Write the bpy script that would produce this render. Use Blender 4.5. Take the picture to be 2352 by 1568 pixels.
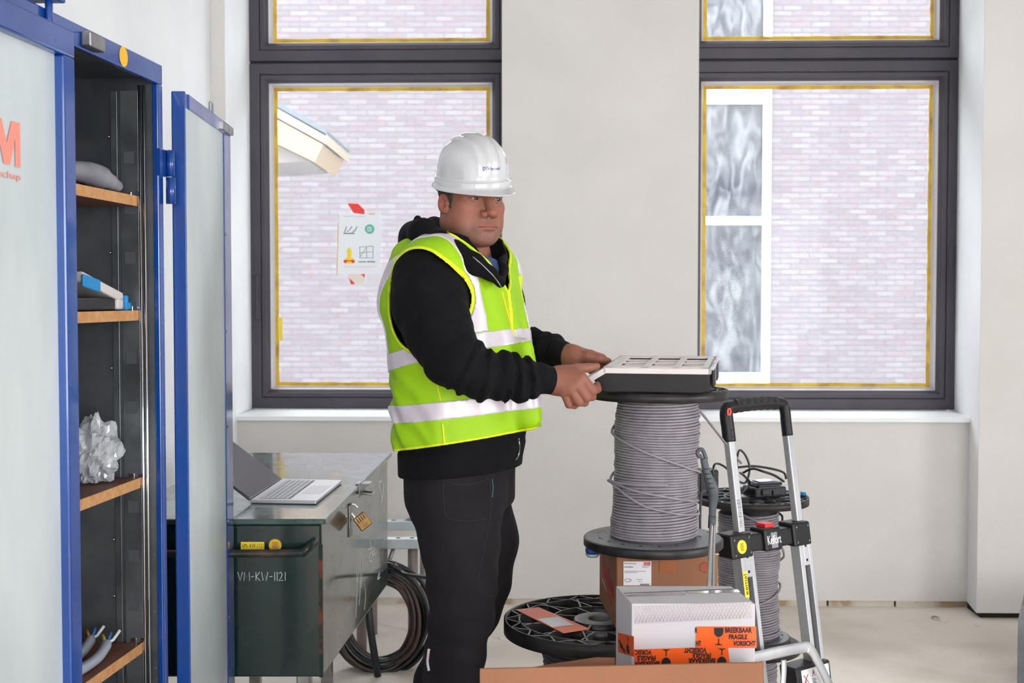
import bpy, bmesh, math, random
import numpy as np
from mathutils import Vector, Matrix, noise as mnoise

for o in list(bpy.data.objects):
    bpy.data.objects.remove(o, do_unlink=True)
SC = bpy.context.scene
COL = SC.collection
random.seed(7)

# ------------------------------------------------------------------ camera
F = 2800.0; CX = 1176.0; CY = 784.0
CAMZ = 1.43
PITCH = math.atan(102.0 / F)
cam_d = bpy.data.cameras.new('camera')
cam_d.sensor_width = 36.0
cam_d.lens = 36.0 * F / 2352.0
cam_d.clip_start = 0.05; cam_d.clip_end = 200
cam_d.dof.use_dof = True
cam_d.dof.focus_distance = 3.0
cam_d.dof.aperture_fstop = 7
cam = bpy.data.objects.new('camera', cam_d)
cam.location = (0, 0, CAMZ)
cam.rotation_euler = (math.radians(90) - PITCH, 0, 0)
COL.objects.link(cam)
SC.camera = cam

# ------------------------------------------------------------------ light
world = bpy.data.worlds.new('sky'); SC.world = world
world.use_nodes = True
bg = world.node_tree.nodes['Background']
bg.inputs[0].default_value = (0.97, 0.98, 1.0, 1)
bg.inputs[1].default_value = 7.0
SC.view_settings.view_transform = 'Standard'
SC.view_settings.look = 'None'
SC.view_settings.exposure = 0.22
SC.view_settings.gamma = 1.0
SC.view_settings.use_curve_mapping = False

def area(name, loc, target, sx, sy, power, col=(1, 1, 1)):
    l = bpy.data.lights.new(name, 'AREA'); l.shape = 'RECTANGLE'
    l.size = sx; l.size_y = sy; l.energy = power; l.color = col
    o = bpy.data.objects.new(name, l); COL.objects.link(o)
    o.location = loc
    o.rotation_euler = (Vector(target) - Vector(loc)).to_track_quat('-Z', 'Y').to_euler()
    return o
# daylight fill at the opening behind the camera; side and ceiling fills are added
area('daylight_rear', (1.2, -2.6, 1.3), (0.3, 3.0, 0.0), 3.4, 1.9, 56, (1.0, 0.985, 0.965))
area('side_fill', (5.7, 0.6, 1.7), (-1.3, 3.4, 1.3), 2.6, 2.2, 64, (0.98, 0.99, 1.0)).data.spread = 1.7  # side fill added to brighten the left wall, no window there
area('ceiling_fill', (1.6, 3.4, 3.2), (1.2, 3.8, 0.0), 2.4, 0.5, 2, (1.0, 0.98, 0.95))  # added overhead fill, no fixture

# ------------------------------------------------------------------ projection helpers
_cp, _sp = math.cos(PITCH), math.sin(PITCH)
def ray(px, py):
    u = (px - CX) / F; v = -(py - CY) / F
    return Vector((u, _cp + v * _sp, -_sp + v * _cp))
def U(px, py, D):
    r = ray(px, py)
    return Vector((0, 0, CAMZ)) + r * (D / r.y)
def UZ(px, py, z):
    r = ray(px, py)
    return Vector((0, 0, CAMZ)) + r * ((z - CAMZ) / r.z)
def UP(px, py, p0, n):
    r = ray(px, py); c = Vector((0, 0, CAMZ))
    return c + r * ((Vector(p0) - c).dot(n) / r.dot(n))

# ------------------------------------------------------------------ colour / materials
def lin(c):
    out = []
    for v in c[:3]:
        v = v / 255.0
        out.append(v / 12.92 if v <= 0.04045 else ((v + 0.055) / 1.055) ** 2.4)
    return tuple(out) + (1,)
MATS = {}
def mat(name, col, rough=0.5, metal=0.0, col2=None, scale=8, detail=4, stretch=(1, 1, 1), lo=0.35, hi=0.65,
        bump=0.0, bscale=120, coat=0.0, spec=0.5, trans=0.0, ior=1.45, rough2=None, sheen=0, sss=0, alpha=1.0, attr=None):
    m = bpy.data.materials.new(name); m.use_nodes = True
    nt = m.node_tree; N = nt.nodes; L = nt.links
    b = N['Principled BSDF']
    b.inputs['Base Color'].default_value = lin(col)
    b.inputs['Roughness'].default_value = rough
    b.inputs['Metallic'].default_value = metal
    b.inputs['Specular IOR Level'].default_value = spec
    b.inputs['Coat Weight'].default_value = coat
    b.inputs['Coat Roughness'].default_value = 0.08
    b.inputs['Transmission Weight'].default_value = trans
    b.inputs['IOR'].default_value = ior
    b.inputs['Alpha'].default_value = alpha
    if sheen: b.inputs['Sheen Weight'].default_value = sheen
    if sss:
        b.inputs['Subsurface Weight'].default_value = sss
        b.inputs['Subsurface Radius'].default_value = (0.01, 0.004, 0.002)
    tc = N.new('ShaderNodeTexCoord'); mp = N.new('ShaderNodeMapping')
    mp.inputs['Scale'].default_value = stretch
    L.new(tc.outputs['Object'], mp.inputs['Vector'])
    if col2 is not None or rough2 is not None:
        nz = N.new('ShaderNodeTexNoise'); nz.inputs['Scale'].default_value = scale
        nz.inputs['Detail'].default_value = detail
        L.new(mp.outputs[0], nz.inputs['Vector'])
        r = N.new('ShaderNodeMapRange')
        r.inputs['From Min'].default_value = lo; r.inputs['From Max'].default_value = hi
        L.new(nz.outputs['Fac'], r.inputs['Value'])
        if col2 is not None:
            mx = N.new('ShaderNodeMix'); mx.data_type = 'RGBA'
            mx.inputs[6].default_value = lin(col); mx.inputs[7].default_value = lin(col2)
            L.new(r.outputs[0], mx.inputs[0]); L.new(mx.outputs[2], b.inputs['Base Color'])
        if rough2 is not None:
            r2 = N.new('ShaderNodeMapRange')
            r2.inputs['To Min'].default_value = rough; r2.inputs['To Max'].default_value = rough2
            L.new(r.outputs[0], r2.inputs['Value']); L.new(r2.outputs[0], b.inputs['Roughness'])
    if attr:
        a = N.new('ShaderNodeAttribute'); a.attribute_name = attr
        L.new(a.outputs['Color'], b.inputs['Base Color'])
    if bump:
        nb = N.new('ShaderNodeTexNoise'); nb.inputs['Scale'].default_value = bscale
        nb.inputs['Detail'].default_value = 3
        L.new(mp.outputs[0], nb.inputs['Vector'])
        bp = N.new('ShaderNodeBump'); bp.inputs['Strength'].default_value = bump
        bp.inputs['Distance'].default_value = 0.004
        L.new(nb.outputs['Fac'], bp.inputs['Height']); L.new(bp.outputs[0], b.inputs['Normal'])
    MATS[name] = m
    return m
def brick_mat(name, c1, c2, mortar, roww=0.22, rowh=0.0625, ms=0.01):
    m = bpy.data.materials.new(name); m.use_nodes = True
    N = m.node_tree.nodes; L = m.node_tree.links; b = N['Principled BSDF']
    b.inputs['Roughness'].default_value = 0.9
    tc = N.new('ShaderNodeTexCoord'); sx = N.new('ShaderNodeSeparateXYZ'); cb = N.new('ShaderNodeCombineXYZ')
    L.new(tc.outputs['Object'], sx.inputs[0]); L.new(sx.outputs[0], cb.inputs[0]); L.new(sx.outputs[2], cb.inputs[1])
    br = N.new('ShaderNodeTexBrick'); L.new(cb.outputs[0], br.inputs['Vector'])
    br.inputs['Color1'].default_value = lin(c1); br.inputs['Color2'].default_value = lin(c2)
    br.inputs['Mortar'].default_value = lin(mortar); br.inputs['Scale'].default_value = 1.0
    br.inputs['Mortar Size'].default_value = ms; br.inputs['Brick Width'].default_value = roww
    br.inputs['Row Height'].default_value = rowh; br.inputs['Bias'].default_value = 0.0
    br.inputs['Mortar Smooth'].default_value = 0.3
    nz = N.new('ShaderNodeTexNoise'); nz.inputs['Scale'].default_value = 5
    mp = N.new('ShaderNodeMapping'); mp.inputs['Scale'].default_value = (1.0, 1, 3.0)
    L.new(tc.outputs['Object'], mp.inputs[0]); L.new(mp.outputs[0], nz.inputs['Vector'])
    rg = N.new('ShaderNodeMapRange'); rg.inputs['From Min'].default_value = .5; rg.inputs['From Max'].default_value = .75
    rg.inputs['To Max'].default_value = 0.5
    L.new(nz.outputs['Fac'], rg.inputs['Value'])
    mx = N.new('ShaderNodeMix'); mx.data_type = 'RGBA'
    L.new(rg.outputs[0], mx.inputs[0]); L.new(br.outputs['Color'], mx.inputs[6]); mx.inputs[7].default_value = lin((112, 84, 89))
    L.new(mx.outputs[2], b.inputs['Base Color'])
    return m
def glass_mat(name, tint=(255, 255, 255), dirt=0.0, gl=0.06, dcol=(235, 240, 245)):
    m = bpy.data.materials.new(name); m.use_nodes = True
    N = m.node_tree.nodes; L = m.node_tree.links
    N.remove(N['Principled BSDF']); out = N['Material Output']
    t = N.new('ShaderNodeBsdfTransparent'); t.inputs[0].default_value = lin(tint)
    g = N.new('ShaderNodeBsdfGlossy'); g.inputs['Roughness'].default_value = 0.02
    d = N.new('ShaderNodeBsdfDiffuse'); d.inputs[0].default_value = lin(dcol)
    fr = N.new('ShaderNodeFresnel'); fr.inputs[0].default_value = 1.17
    m1 = N.new('ShaderNodeMixShader'); L.new(fr.outputs[0], m1.inputs[0]); L.new(t.outputs[0], m1.inputs[1]); L.new(g.outputs[0], m1.inputs[2])
    m2 = N.new('ShaderNodeMixShader')
    tc = N.new('ShaderNodeTexCoord'); nz = N.new('ShaderNodeTexNoise'); nz.inputs['Scale'].default_value = 9
    nz.inputs['Detail'].default_value = 6
    L.new(tc.outputs['Object'], nz.inputs['Vector'])
    r = N.new('ShaderNodeMapRange'); r.inputs['From Min'].default_value = .3; r.inputs['From Max'].default_value = .8
    r.inputs['To Min'].default_value = dirt * 0.6; r.inputs['To Max'].default_value = dirt * 1.6
    L.new(nz.outputs['Fac'], r.inputs['Value']); L.new(r.outputs[0], m2.inputs[0])
    L.new(m1.outputs[0], m2.inputs[1]); L.new(d.outputs[0], m2.inputs[2]); L.new(m2.outputs[0], out.inputs[0])
    return m

# ------------------------------------------------------------------ mesh builder
BASE = {}
class MB:
    def __init__(self): self.v = []; self.f = []; self.s = []
    def add(self, vs, fs, smooth=False):
        o = len(self.v); self.v += [tuple(p) for p in vs]
        for q in fs: self.f.append(tuple(i + o for i in q)); self.s.append(smooth)
        return self
    def box(self, a, b, M=None):
        x0, y0, z0 = a; x1, y1, z1 = b
        vs = [(x0, y0, z0), (x1, y0, z0), (x1, y1, z0), (x0, y1, z0), (x0, y0, z1), (x1, y0, z1), (x1, y1, z1), (x0, y1, z1)]
        if M is not None: vs = [M @ Vector(p) for p in vs]
        return self.add(vs, [(0, 3, 2, 1), (4, 5, 6, 7), (0, 1, 5, 4), (1, 2, 6, 5), (2, 3, 7, 6), (3, 0, 4, 7)])
    def hexa(self, vs):
        return self.add(vs, [(0, 3, 2, 1), (4, 5, 6, 7), (0, 1, 5, 4), (1, 2, 6, 5), (2, 3, 7, 6), (3, 0, 4, 7)])
    def prism(self, pts, n):
        """closed polygon pts (3d) extruded by vector n"""
        k = len(pts); n = Vector(n)
        vs = [Vector(p) for p in pts] + [Vector(p) + n for p in pts]
        fs = [tuple(range(k))[::-1], tuple(range(k, 2 * k))] + [(i, (i + 1) % k, (i + 1) % k + k, i + k) for i in range(k)]
        return self.add(vs, fs)
    def tube(self, pts, r, sides=8, closed=False, caps=True, sx=1.0, up=None):
        pts = [Vector(p) for p in pts]; n = len(pts)
        rr = r if hasattr(r, '__len__') else [r] * n
        vs = []; prev = None
        for i, p in enumerate(pts):
            if closed: t = pts[(i + 1) % n] - pts[i - 1]
            else: t = pts[min(i + 1, n - 1)] - pts[max(i - 1, 0)]
            if t.length < 1e-9: t = Vector((0, 0, 1))
            t.normalize()
            if prev is None:
                a = Vector(up) if up is not None else (Vector((0, 0, 1)) if abs(t.z) < 0.9 else Vector((1, 0, 0)))
            else: a = prev
            a = a - t * a.dot(t)
            if a.length < 1e-6: a = t.orthogonal()
            a.normalize(); prev = a; b = t.cross(a)
            for k in range(sides):
                an = 2 * math.pi * k / sides
                vs.append(p + a * math.cos(an) * rr[i] + b * math.sin(an) * rr[i] * sx)
        fs = []
        m = n if closed else n - 1
        for i in range(m):
            j = (i + 1) % n
            for k in range(sides):
                k2 = (k + 1) % sides
                fs.append((i * sides + k, i * sides + k2, j * sides + k2, j * sides + k))
        self.add(vs, fs, True)
        if caps and not closed:
            o = len(self.v) - n * sides
            self.f.append(tuple(o + k for k in range(sides))[::-1]); self.s.append(False)
            self.f.append(tuple(o + (n - 1) * sides + k for k in range(sides))); self.s.append(False)
        return self
    def cyl(self, p0, p1, r0, r1=None, sides=24):
        return self.tube([p0, p1], [r0, r0 if r1 is None else r1], sides)
    def lathe(self, prof, c=(0, 0, 0), seg=48, M=None, smooth=True, closed=False):
        vs = []
        for (r, z) in prof:
            for k in range(seg):
                a = 2 * math.pi * k / seg
                p = Vector((r * math.cos(a), r * math.sin(a), z))
                if M is not None: p = M @ p
                vs.append(p + Vector(c))
        fs = []; n = len(prof)
        for i in range(n if closed else n - 1):
            j = (i + 1) % n
            for k in range(seg):
                k2 = (k + 1) % seg
                fs.append((i * seg + k, i * seg + k2, j * seg + k2, j * seg + k))
        self.add(vs, fs, smooth)
        return self
    def disc(self, c, r, n, sides=32):
        n = Vector(n).normalized(); a = n.orthogonal().normalized(); b = n.cross(a)
        return self.add([Vector(c) + (a * math.cos(t) + b * math.sin(t)) * r for t in [2 * math.pi * k / sides for k in range(sides)]], [tuple(range(sides))])
    def grid(self, fn, nu, nv, closeu=False, smooth=True):
        vs = [fn(i / (nu if closeu else nu - 1), j / (nv - 1)) for j in range(nv) for i in range(nu)]
        fs = []
        for j in range(nv - 1):
            for i in range(nu if closeu else nu - 1):
                i2 = (i + 1) % nu
                fs.append((j * nu + i, j * nu + i2, (j + 1) * nu + i2, (j + 1) * nu + i))
        return self.add(vs, fs, smooth)
    def build(self, name, m, parent=None, bevel=0, seg=2, base=None, fix=True):
        me = bpy.data.meshes.new(name)
        b = Vector(BASE[parent.name]) if parent else Vector(base or (0, 0, 0))
        me.from_pydata([tuple(Vector(p) - b) for p in self.v], [], self.f)
        me.polygons.foreach_set('use_smooth', self.s)
        if fix:
            bm = bmesh.new(); bm.from_mesh(me)
            bmesh.ops.recalc_face_normals(bm, faces=bm.faces); bm.to_mesh(me); bm.free()
        me.materials.append(m)
        o = bpy.data.objects.new(name, me); COL.objects.link(o)
        if parent: o.parent = parent
        else: o.location = b
        BASE[o.name] = tuple(b)
        if bevel:
            md = o.modifiers.new('bevel', 'BEVEL'); md.width = bevel; md.segments = seg; md.limit_method = 'ANGLE'
            md.angle_limit = math.radians(40); md.harden_normals = False
        return o
def np_obj(name, V, Fq, m, parent=None, smooth=True, cols=None):
    b = np.array(BASE[parent.name]) if parent else np.zeros(3)
    me = bpy.data.meshes.new(name)
    V = np.asarray(V, dtype=np.float64) - b
    me.vertices.add(len(V)); me.vertices.foreach_set('co', V.astype(np.float32).ravel())
    k = Fq.shape[1]
    me.loops.add(Fq.size); me.loops.foreach_set('vertex_index', Fq.ravel().astype(np.int32))
    me.polygons.add(len(Fq)); me.polygons.foreach_set('loop_start', np.arange(0, Fq.size, k, dtype=np.int32))
    me.polygons.foreach_set('use_smooth', np.ones(len(Fq), dtype=bool) if smooth else np.zeros(len(Fq), dtype=bool))
    me.update(); me.validate()
    if cols is not None:
        a = me.color_attributes.new('tint', 'FLOAT_COLOR', 'POINT')
        c4 = np.ones((len(V), 4), dtype=np.float32); c4[:, :3] = cols
        a.data.foreach_set('color', c4.ravel())
    me.materials.append(m)
    o = bpy.data.objects.new(name, me); COL.objects.link(o)
    if parent: o.parent = parent
    BASE[o.name] = tuple(b)
    return o
def thing(name, label, cat, base, group=None):
    o = bpy.data.objects.new(name, None); COL.objects.link(o); o.location = base
    o.empty_display_size = 0.05
    BASE[o.name] = tuple(base); o['label'] = label; o['category'] = cat
    if group: o['group'] = group
    return o
def tag(o, label, cat, group=None, kind=None):
    o['label'] = label; o['category'] = cat
    if group: o['group'] = group
    if kind: o['kind'] = kind
    return o
def struct(o, label=None):
    o['kind'] = 'structure'
    if label: o['label'] = label
    return o
def text_mesh(s, size, width=None, bold=0.0, align='LEFT', height=None):
    """returns 2d verts, faces of a line of text, baseline at 0"""
    cu = bpy.data.curves.new('lettering', 'FONT'); cu.body = s; cu.size = size
    cu.align_x = align; cu.offset = bold; cu.resolution_u = 3
    o = bpy.data.objects.new('lettering', cu); COL.objects.link(o)
    dg = bpy.context.evaluated_depsgraph_get(); dg.update()
    me = bpy.data.meshes.new_from_object(o.evaluated_get(dg))
    vs = [(v.co.x, v.co.y) for v in me.vertices]; fs = [tuple(p.vertices) for p in me.polygons]
    bpy.data.objects.remove(o, do_unlink=True); bpy.data.curves.remove(cu); bpy.data.meshes.remove(me)
    if vs:
        x0 = min(p[0] for p in vs); x1 = max(p[0] for p in vs); y0 = min(p[1] for p in vs); y1 = max(p[1] for p in vs)
        sx = width / (x1 - x0) if width else 1.0
        sy = height / (y1 - y0) if height else 1.0
        ox = x0 if align == 'LEFT' else (x0 + x1) / 2
        oy = y0 if height else 0
        vs = [((p[0] - ox) * sx, (p[1] - oy) * sy) for p in vs]
    return vs, fs
def put_text(mb, s, org, ex, ey, size=0.02, width=None, height=None, bold=0.0, align='LEFT', fn=None):
    vs, fs = text_mesh(s, size, width, bold, align, height)
    org = Vector(org); ex = Vector(ex); ey = Vector(ey)
    P = [org + ex * x + ey * y for x, y in vs]
    if fn: P = [fn(p) for p in P]
    mb.add(P, fs)
def rect(mb, org, ex, ey, x0, y0, x1, y1):
    org = Vector(org); ex = Vector(ex); ey = Vector(ey)
    mb.add([org + ex * x + ey * y for x, y in ((x0, y0), (x1, y0), (x1, y1), (x0, y1))], [(0, 1, 2, 3)])
def poly2(mb, org, ex, ey, pts):
    org = Vector(org); ex = Vector(ex); ey = Vector(ey)
    mb.add([org + ex * x + ey * y for x, y in pts], [tuple(range(len(pts)))])
def stroke(mb, org, ex, ey, pts, w, n):
    """flat pen strokes, each a thin tube lying on the surface"""
    org = Vector(org); ex = Vector(ex); ey = Vector(ey)
    mb.tube([org + ex * x + ey * y + Vector(n) * 0.0004 for x, y in pts], w, 5)
def catmull(pts, n=8, closed=False):
    P = [Vector(p) for p in pts]; m = len(P); out = []
    for i in range(m if closed else m - 1):
        if closed: a, b, c, d = P[i - 1], P[i], P[(i + 1) % m], P[(i + 2) % m]
        else: a, b, c, d = P[max(i - 1, 0)], P[i], P[i + 1], P[min(i + 2, m - 1)]
        for k in range(n):
            t = k / n
            out.append(0.5 * ((2 * b) + (c - a) * t + (2 * a - 5 * b + 4 * c - d) * t * t + (3 * b - a - 3 * c + d) * t ** 3))
    if not closed: out.append(P[-1])
    return out

# ------------------------------------------------------------------ materials of the place
M_wall = mat('plaster', (216, 213, 210), 0.85, col2=(210, 207, 203), scale=2.5, bump=0.25, bscale=90)
M_white_lit = mat('white_plaster_lit', (240, 241, 243), 0.8, col2=(230, 232, 236), scale=2, bump=0.15, bscale=90)  # window light on left wall and reveals is put into this whiter plaster
M_sill = mat('sill_white', (238, 240, 242), 0.45)
M_floor = mat('concrete_dust', (238, 230, 220), 0.85, col2=(208, 196, 182), scale=1.6, detail=9, lo=0.45, hi=0.72, bump=0.5, bscale=40)
M_frame = mat('anthracite_frame', (78, 74, 82), 0.5, col2=(70, 66, 75), scale=5)
M_frame_d = mat('frame_gap', (42, 40, 46), 0.6)
M_bead = mat('glazing_bead', (205, 203, 210), 0.4)
M_yel = mat('yellow_tape', (222, 186, 62), 0.6, col2=(176, 132, 44), scale=9, stretch=(1, 1, 1), lo=0.45, hi=0.7)
M_glass = glass_mat('window_glass', (252, 254, 254), 0.10)
M_brick = brick_mat('pale_brick', (98, 91, 96), (113, 109, 114), (90, 86, 91))
M_outwhite = mat('outside_white', (240, 242, 245), 0.6)
M_skirt = mat('skirting_dirt', (168, 146, 118), 0.9, col2=(205, 196, 182), scale=6, stretch=(1, 1, 1), lo=0.45, hi=0.55)
M_dark = mat('dark_gap', (40, 36, 32), 0.9)
# ------------------------------------------------------------------ the room
TH = math.radians(1.5)
A0 = 5.62
WS = Vector((math.cos(TH), -math.sin(TH), 0)); WN = Vector((math.sin(TH), math.cos(TH), 0))
def W(s, n, z): return Vector((0, A0, 0)) + WS * s + WN * n + Vector((0, 0, z))
def WP(px, py, n):
    p = UP(px, py, W(0, n, 0), WN); d = p - Vector((0, A0, 0))
    return d.dot(WS), p.z
HC = 3.45   # ceiling
NF = 0.42   # frame plane
def wbox(mb, s0, s1, n0, n1, z0, z1):
    mb.hexa([W(s0, n0, z0), W(s1, n0, z0), W(s1, n1, z0), W(s0, n1, z0), W(s0, n0, z1), W(s1, n0, z1), W(s1, n1, z1), W(s0, n1, z1)])

s_pl = WP(1153, 600, 0)[0]; s_pr = WP(1603, 600, 0)[0]        # pier
sL0 = WP(487, 600, -0.2)[0]; sL1 = WP(521, 600, -0.2)[0]; sL2 = WP(581, 600, NF)[0]
sR1 = WP(2253, 600, -0.2)[0]; sR2 = WP(2191, 600, NF)[0]
sLn = WP(545, 1000, 0)[0]; sRn = WP(2233, 1100, 0)[0]
SILLZ = WP(800, 938, 0.36)[1]
FLOORX0, FLOORX1 = -1.6, 6.0

fl = MB(); fl.add([(-6, -6, 0), (9, -6, 0), (9, 5.95, 0), (-6, 5.95, 0)], [(0, 1, 2, 3)])
floor = struct(fl.build('floor', M_floor))
c = MB(); c.box((-2.2, -3.2, HC), (6.2, 6.6, HC + 0.12)); struct(c.build('ceiling', mat('dimmed_ceiling', (186, 186, 184), .9)))  # unseen ceiling, greyed to cut bounce on the wall tops
# far wall: lower wall, pier between the windows, pillars
w = MB()
wbox(w, s_pl, s_pr, 0.0, 0.56, 0.03, HC)
wbox(w, sLn - 0.12, s_pl, 0.0, 0.5, 0.03, SILLZ - 0.022)
wbox(w, s_pr, sRn + 0.12, 0.0, 0.5, 0.03, SILLZ - 0.022)
struct(w.build('wall_far', M_wall))
w = MB()
w.prism([W(sR1, -0.2, 0.03), W(6.3, -0.2, 0.03), W(6.3, 0.6, 0.03), W(sR2, 0.6, 0.03), W(sR2, NF, 0.03)], (0, 0, HC - 0.03))
struct(w.build('wall_right', M_white_lit))
w = MB(); wbox(w, sR1, 6.3, -0.204, -0.2, 0.03, HC); struct(w.build('wall_right_unlit_front', M_wall))  # thin skin, unlit grey of this front face put into its colour
w = MB()
w.prism([W(sL0 - 0.5, -0.2, 0), W(sL1, -0.2, 0), W(sL2, NF, 0), W(sL2, 0.6, 0), W(sL0 - 0.5, 0.6, 0)], (0, 0, HC))
struct(w.build('wall_left_pillar', M_white_lit))
w = MB(); wbox(w, sL0 + 0.004, sL1, -0.204, -0.2, 0, HC); struct(w.build('trim_1', M_wall))  # thin skin that colours the pillar front in its unlit grey
LWX = W(sL0, -0.2, 0).x
w = MB(); w.box((LWX - 0.2, -3.2, 0), (LWX, W(sL0, -0.2, 0).y, HC)); struct(w.build('wall_left', M_white_lit))
w = MB(); w.box((6.0, -3.2, 0), (6.2, 5.6, HC)); struct(w.build('wall_far_right_side', M_white_lit))
# sills
for i, (a, b) in enumerate(((sLn - 0.003, s_pl - 0.002), (s_pr + 0.002, sRn + 0.003))):
    w = MB(); wbox(w, a, b, -0.03, 0.40, SILLZ - 0.022, SILLZ)
    o = w.build('window_sill', M_sill, bevel=0.003); o.name = 'trim_%d' % (i + 2); struct(o)
# crumbling foot of the wall
w = MB(); r = random.Random(3)
s = sLn
while s < sRn:
    L_ = r.uniform(0.1, 0.5); e = min(s + L_, sRn)
    if r.random() < 0.93: wbox(w, s, e - 0.01, 0.012, 0.2, 0.0, 0.031)
    s = e
struct(w.build('baseboard_far', M_skirt))
w = MB(); wbox(w, sR1 + 0.03, 6.0, -0.17, 0.0, 0, 0.031); wbox(w, sLn, sRn, 0.03, 0.3, 0, 0.03)
struct(w.build('wall_foot_gap', M_dark))  # dark strips colouring in the shaded gap under the walls

# windows
def ring(mb, s0, s1, z0, z1, w_, n0, n1, n1b=None):
    """rectangular ring, outer rect at depth n0, width w_, from n0 back to n1; n1b = depth of inner front edge"""
    nb = n0 if n1b is None else n1b
    o = [(s0, z0), (s1, z0), (s1, z1), (s0, z1)]; i = [(s0 + w_, z0 + w_), (s1 - w_, z0 + w_), (s1 - w_, z1 - w_), (s0 + w_, z1 - w_)]
    vs = [W(a, n0, b) for a, b in o] + [W(a, nb, b) for a, b in i] + [W(a, n1, b) for a, b in o] + [W(a, n1, b) for a, b in i]
    fs = []
    for k in range(4):
        k2 = (k + 1) % 4
        fs += [(k, k2, 4 + k2, 4 + k), (4 + k, 4 + k2, 12 + k2, 12 + k), (8 + k, 12 + k, 12 + k2, 8 + k2), (k, 8 + k, 8 + k2, k2)]
    mb.add(vs, fs)
def sash(s0, s1, z0, z1, root, seed):
    m = MB()
    ring(m, s0, s1, z0, z1, 0.052, 0.362, 0.5)                        # fixed frame
    m.build('window_frame', M_frame, root, bevel=0.003)
    m = MB(); ring(m, s0 + 0.050, s1 - 0.050, z0 + 0.050, z1 - 0.050, 0.006, 0.372, 0.5); m.build('frame_gap', M_frame_d, root)
    m = MB(); q = 0.055
    ring(m, s0 + q, s1 - q, z0 + q, z1 - q, 0.022, 0.366, 0.5)
    ring(m, s0 + q + .022, s1 - q - .022, z0 + q + .022, z1 - q - .022, 0.014, 0.374, 0.5, 0.392)
    m.build('sash', M_frame, root, bevel=0.0025)
    q = 0.091
    m = MB(); ring(m, s0 + q, s1 - q, z0 + q, z1 - q, 0.014, 0.40, 0.5, 0.445); m.build('glazing_bead', M_bead, root)
    q = 0.105
    # tape, slightly ragged width
    r = random.Random(seed); m = MB()
    a, b, c_, d = s0 + q, s1 - q, z0 + q, z1 - q
    def strip(p, e, horiz, sgn):
        n = 26; vs = []
        for k in range(n + 1):
            t = p[0] + (e - p[0]) * k / n; wv = 0.018 + r.uniform(-0.0015, 0.0015)
            if horiz: vs += [W(t, 0.443, p[1]), W(t, 0.443, p[1] + sgn * wv)]
            else: vs += [W(p[1], 0.443, t), W(p[1] + sgn * wv, 0.443, t)]
        m.add(vs, [(2 * k, 2 * k + 1, 2 * k + 3, 2 * k + 2) for k in range(n)])
    strip((a, c_), b, True, 1); strip((a, d), b, True, -1); strip((c_, a), d, False, 1); strip((c_, b), d, False, -1)
    m.build('glazing_tape', M_yel, root, fix=False)
    m = MB(); wbox(m, s0 + q - 0.002, s1 - q + 0.002, 0.448, 0.456, z0 + q - 0.002, z1 - q + 0.002); m.build('pane', M_glass, root)
def window(idx, s0, s1):
    root = bpy.data.objects.new('window_%d' % idx, None); COL.objects.link(root)
    root.location = W(s0, NF, SILLZ); BASE[root.name] = tuple(root.location); struct(root)
    zt = WP(800, 142, 0.362)[1]
    sash(s0, s1, SILLZ + 0.001, zt - 0.006, root, idx)
    sash(s0, s1, zt + 0.006, HC - 0.02, root, idx + 5)
    m = MB(); wbox(m, s0, s1, 0.385, 0.5, zt - 0.006, zt + 0.006); m.build('transom_gap', M_frame_d, root)
    if idx == 1:
        m = MB(); wbox(m, s0 + .026, s0 + .046, 0.352, 0.362, 1.32, 1.54); m.build('hinge_cover', M_frame, root, bevel=.003)
    else:
        m = MB(); wbox(m, s1 - .046, s1 - .026, 0.350, 0.362, 1.56, 1.68); m.build('hinge_cover', M_frame, root, bevel=.003)
    return root
window(1, sL2, s_pl + 0.030)
window(2, s_pr - 0.030, sR2)

# ------------------------------------------------------------------ outside
m = MB(); m.add([(-20, 5.95, -0.4), (25, 5.95, -0.4), (25, 40, -0.4), (-20, 40, -0.4)], [(0, 1, 2, 3)])
struct(m.build('ground', mat('paving_outside', (200, 200, 198), 0.9)))
OD = 14.0
o1 = U(1640, 1100, OD); 
ow0 = U(1560, 204, OD); ow1 = U(1765, 890, OD)
m = MB()
xw0, xw1 = ow0.x, ow1.x; zt_ = ow0.z; zb_ = ow1.z
ztop0 = U(1700, 86, OD).z + 0.0
m.box((-9, OD, -0.4), (xw0 - .001, OD + 0.3, 5.6))
m.box((xw1 + .001, OD, -0.4), (14, OD + 0.3, 5.6))
m.box((xw0, OD, -0.4), (xw1, OD + 0.3, zb_ - .001))

bw = m.build('brick_building', M_brick)
tag(bw, 'pale pink brick house wall seen through both windows', 'building')
root = thing('house_window', 'tall white window in the brick wall across, seen through the right window', 'window', (xw0, OD, zb_))
m = MB()
fw = U(1765, 600, OD).x - U(1750, 600, OD).x
m.box((xw0, OD - 0.06, zb_), (xw0 + fw, OD + 0.2, 5.58)); m.box((xw1 - fw, OD - 0.06, zb_), (xw1, OD + 0.2, 5.58))
for (ya, yb) in ((204, 238), (498, 516), (856, 892)):
    m.box((xw0 + fw, OD - 0.05, U(1700, yb, OD).z), (xw1 - fw, OD + 0.2, U(1700, ya, OD).z))
m.box((xw0, OD - 0.05, 7.0), (xw1, OD + .2, 5.58))
m.build('window_frame', M_outwhite, root, bevel=0.01)
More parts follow.
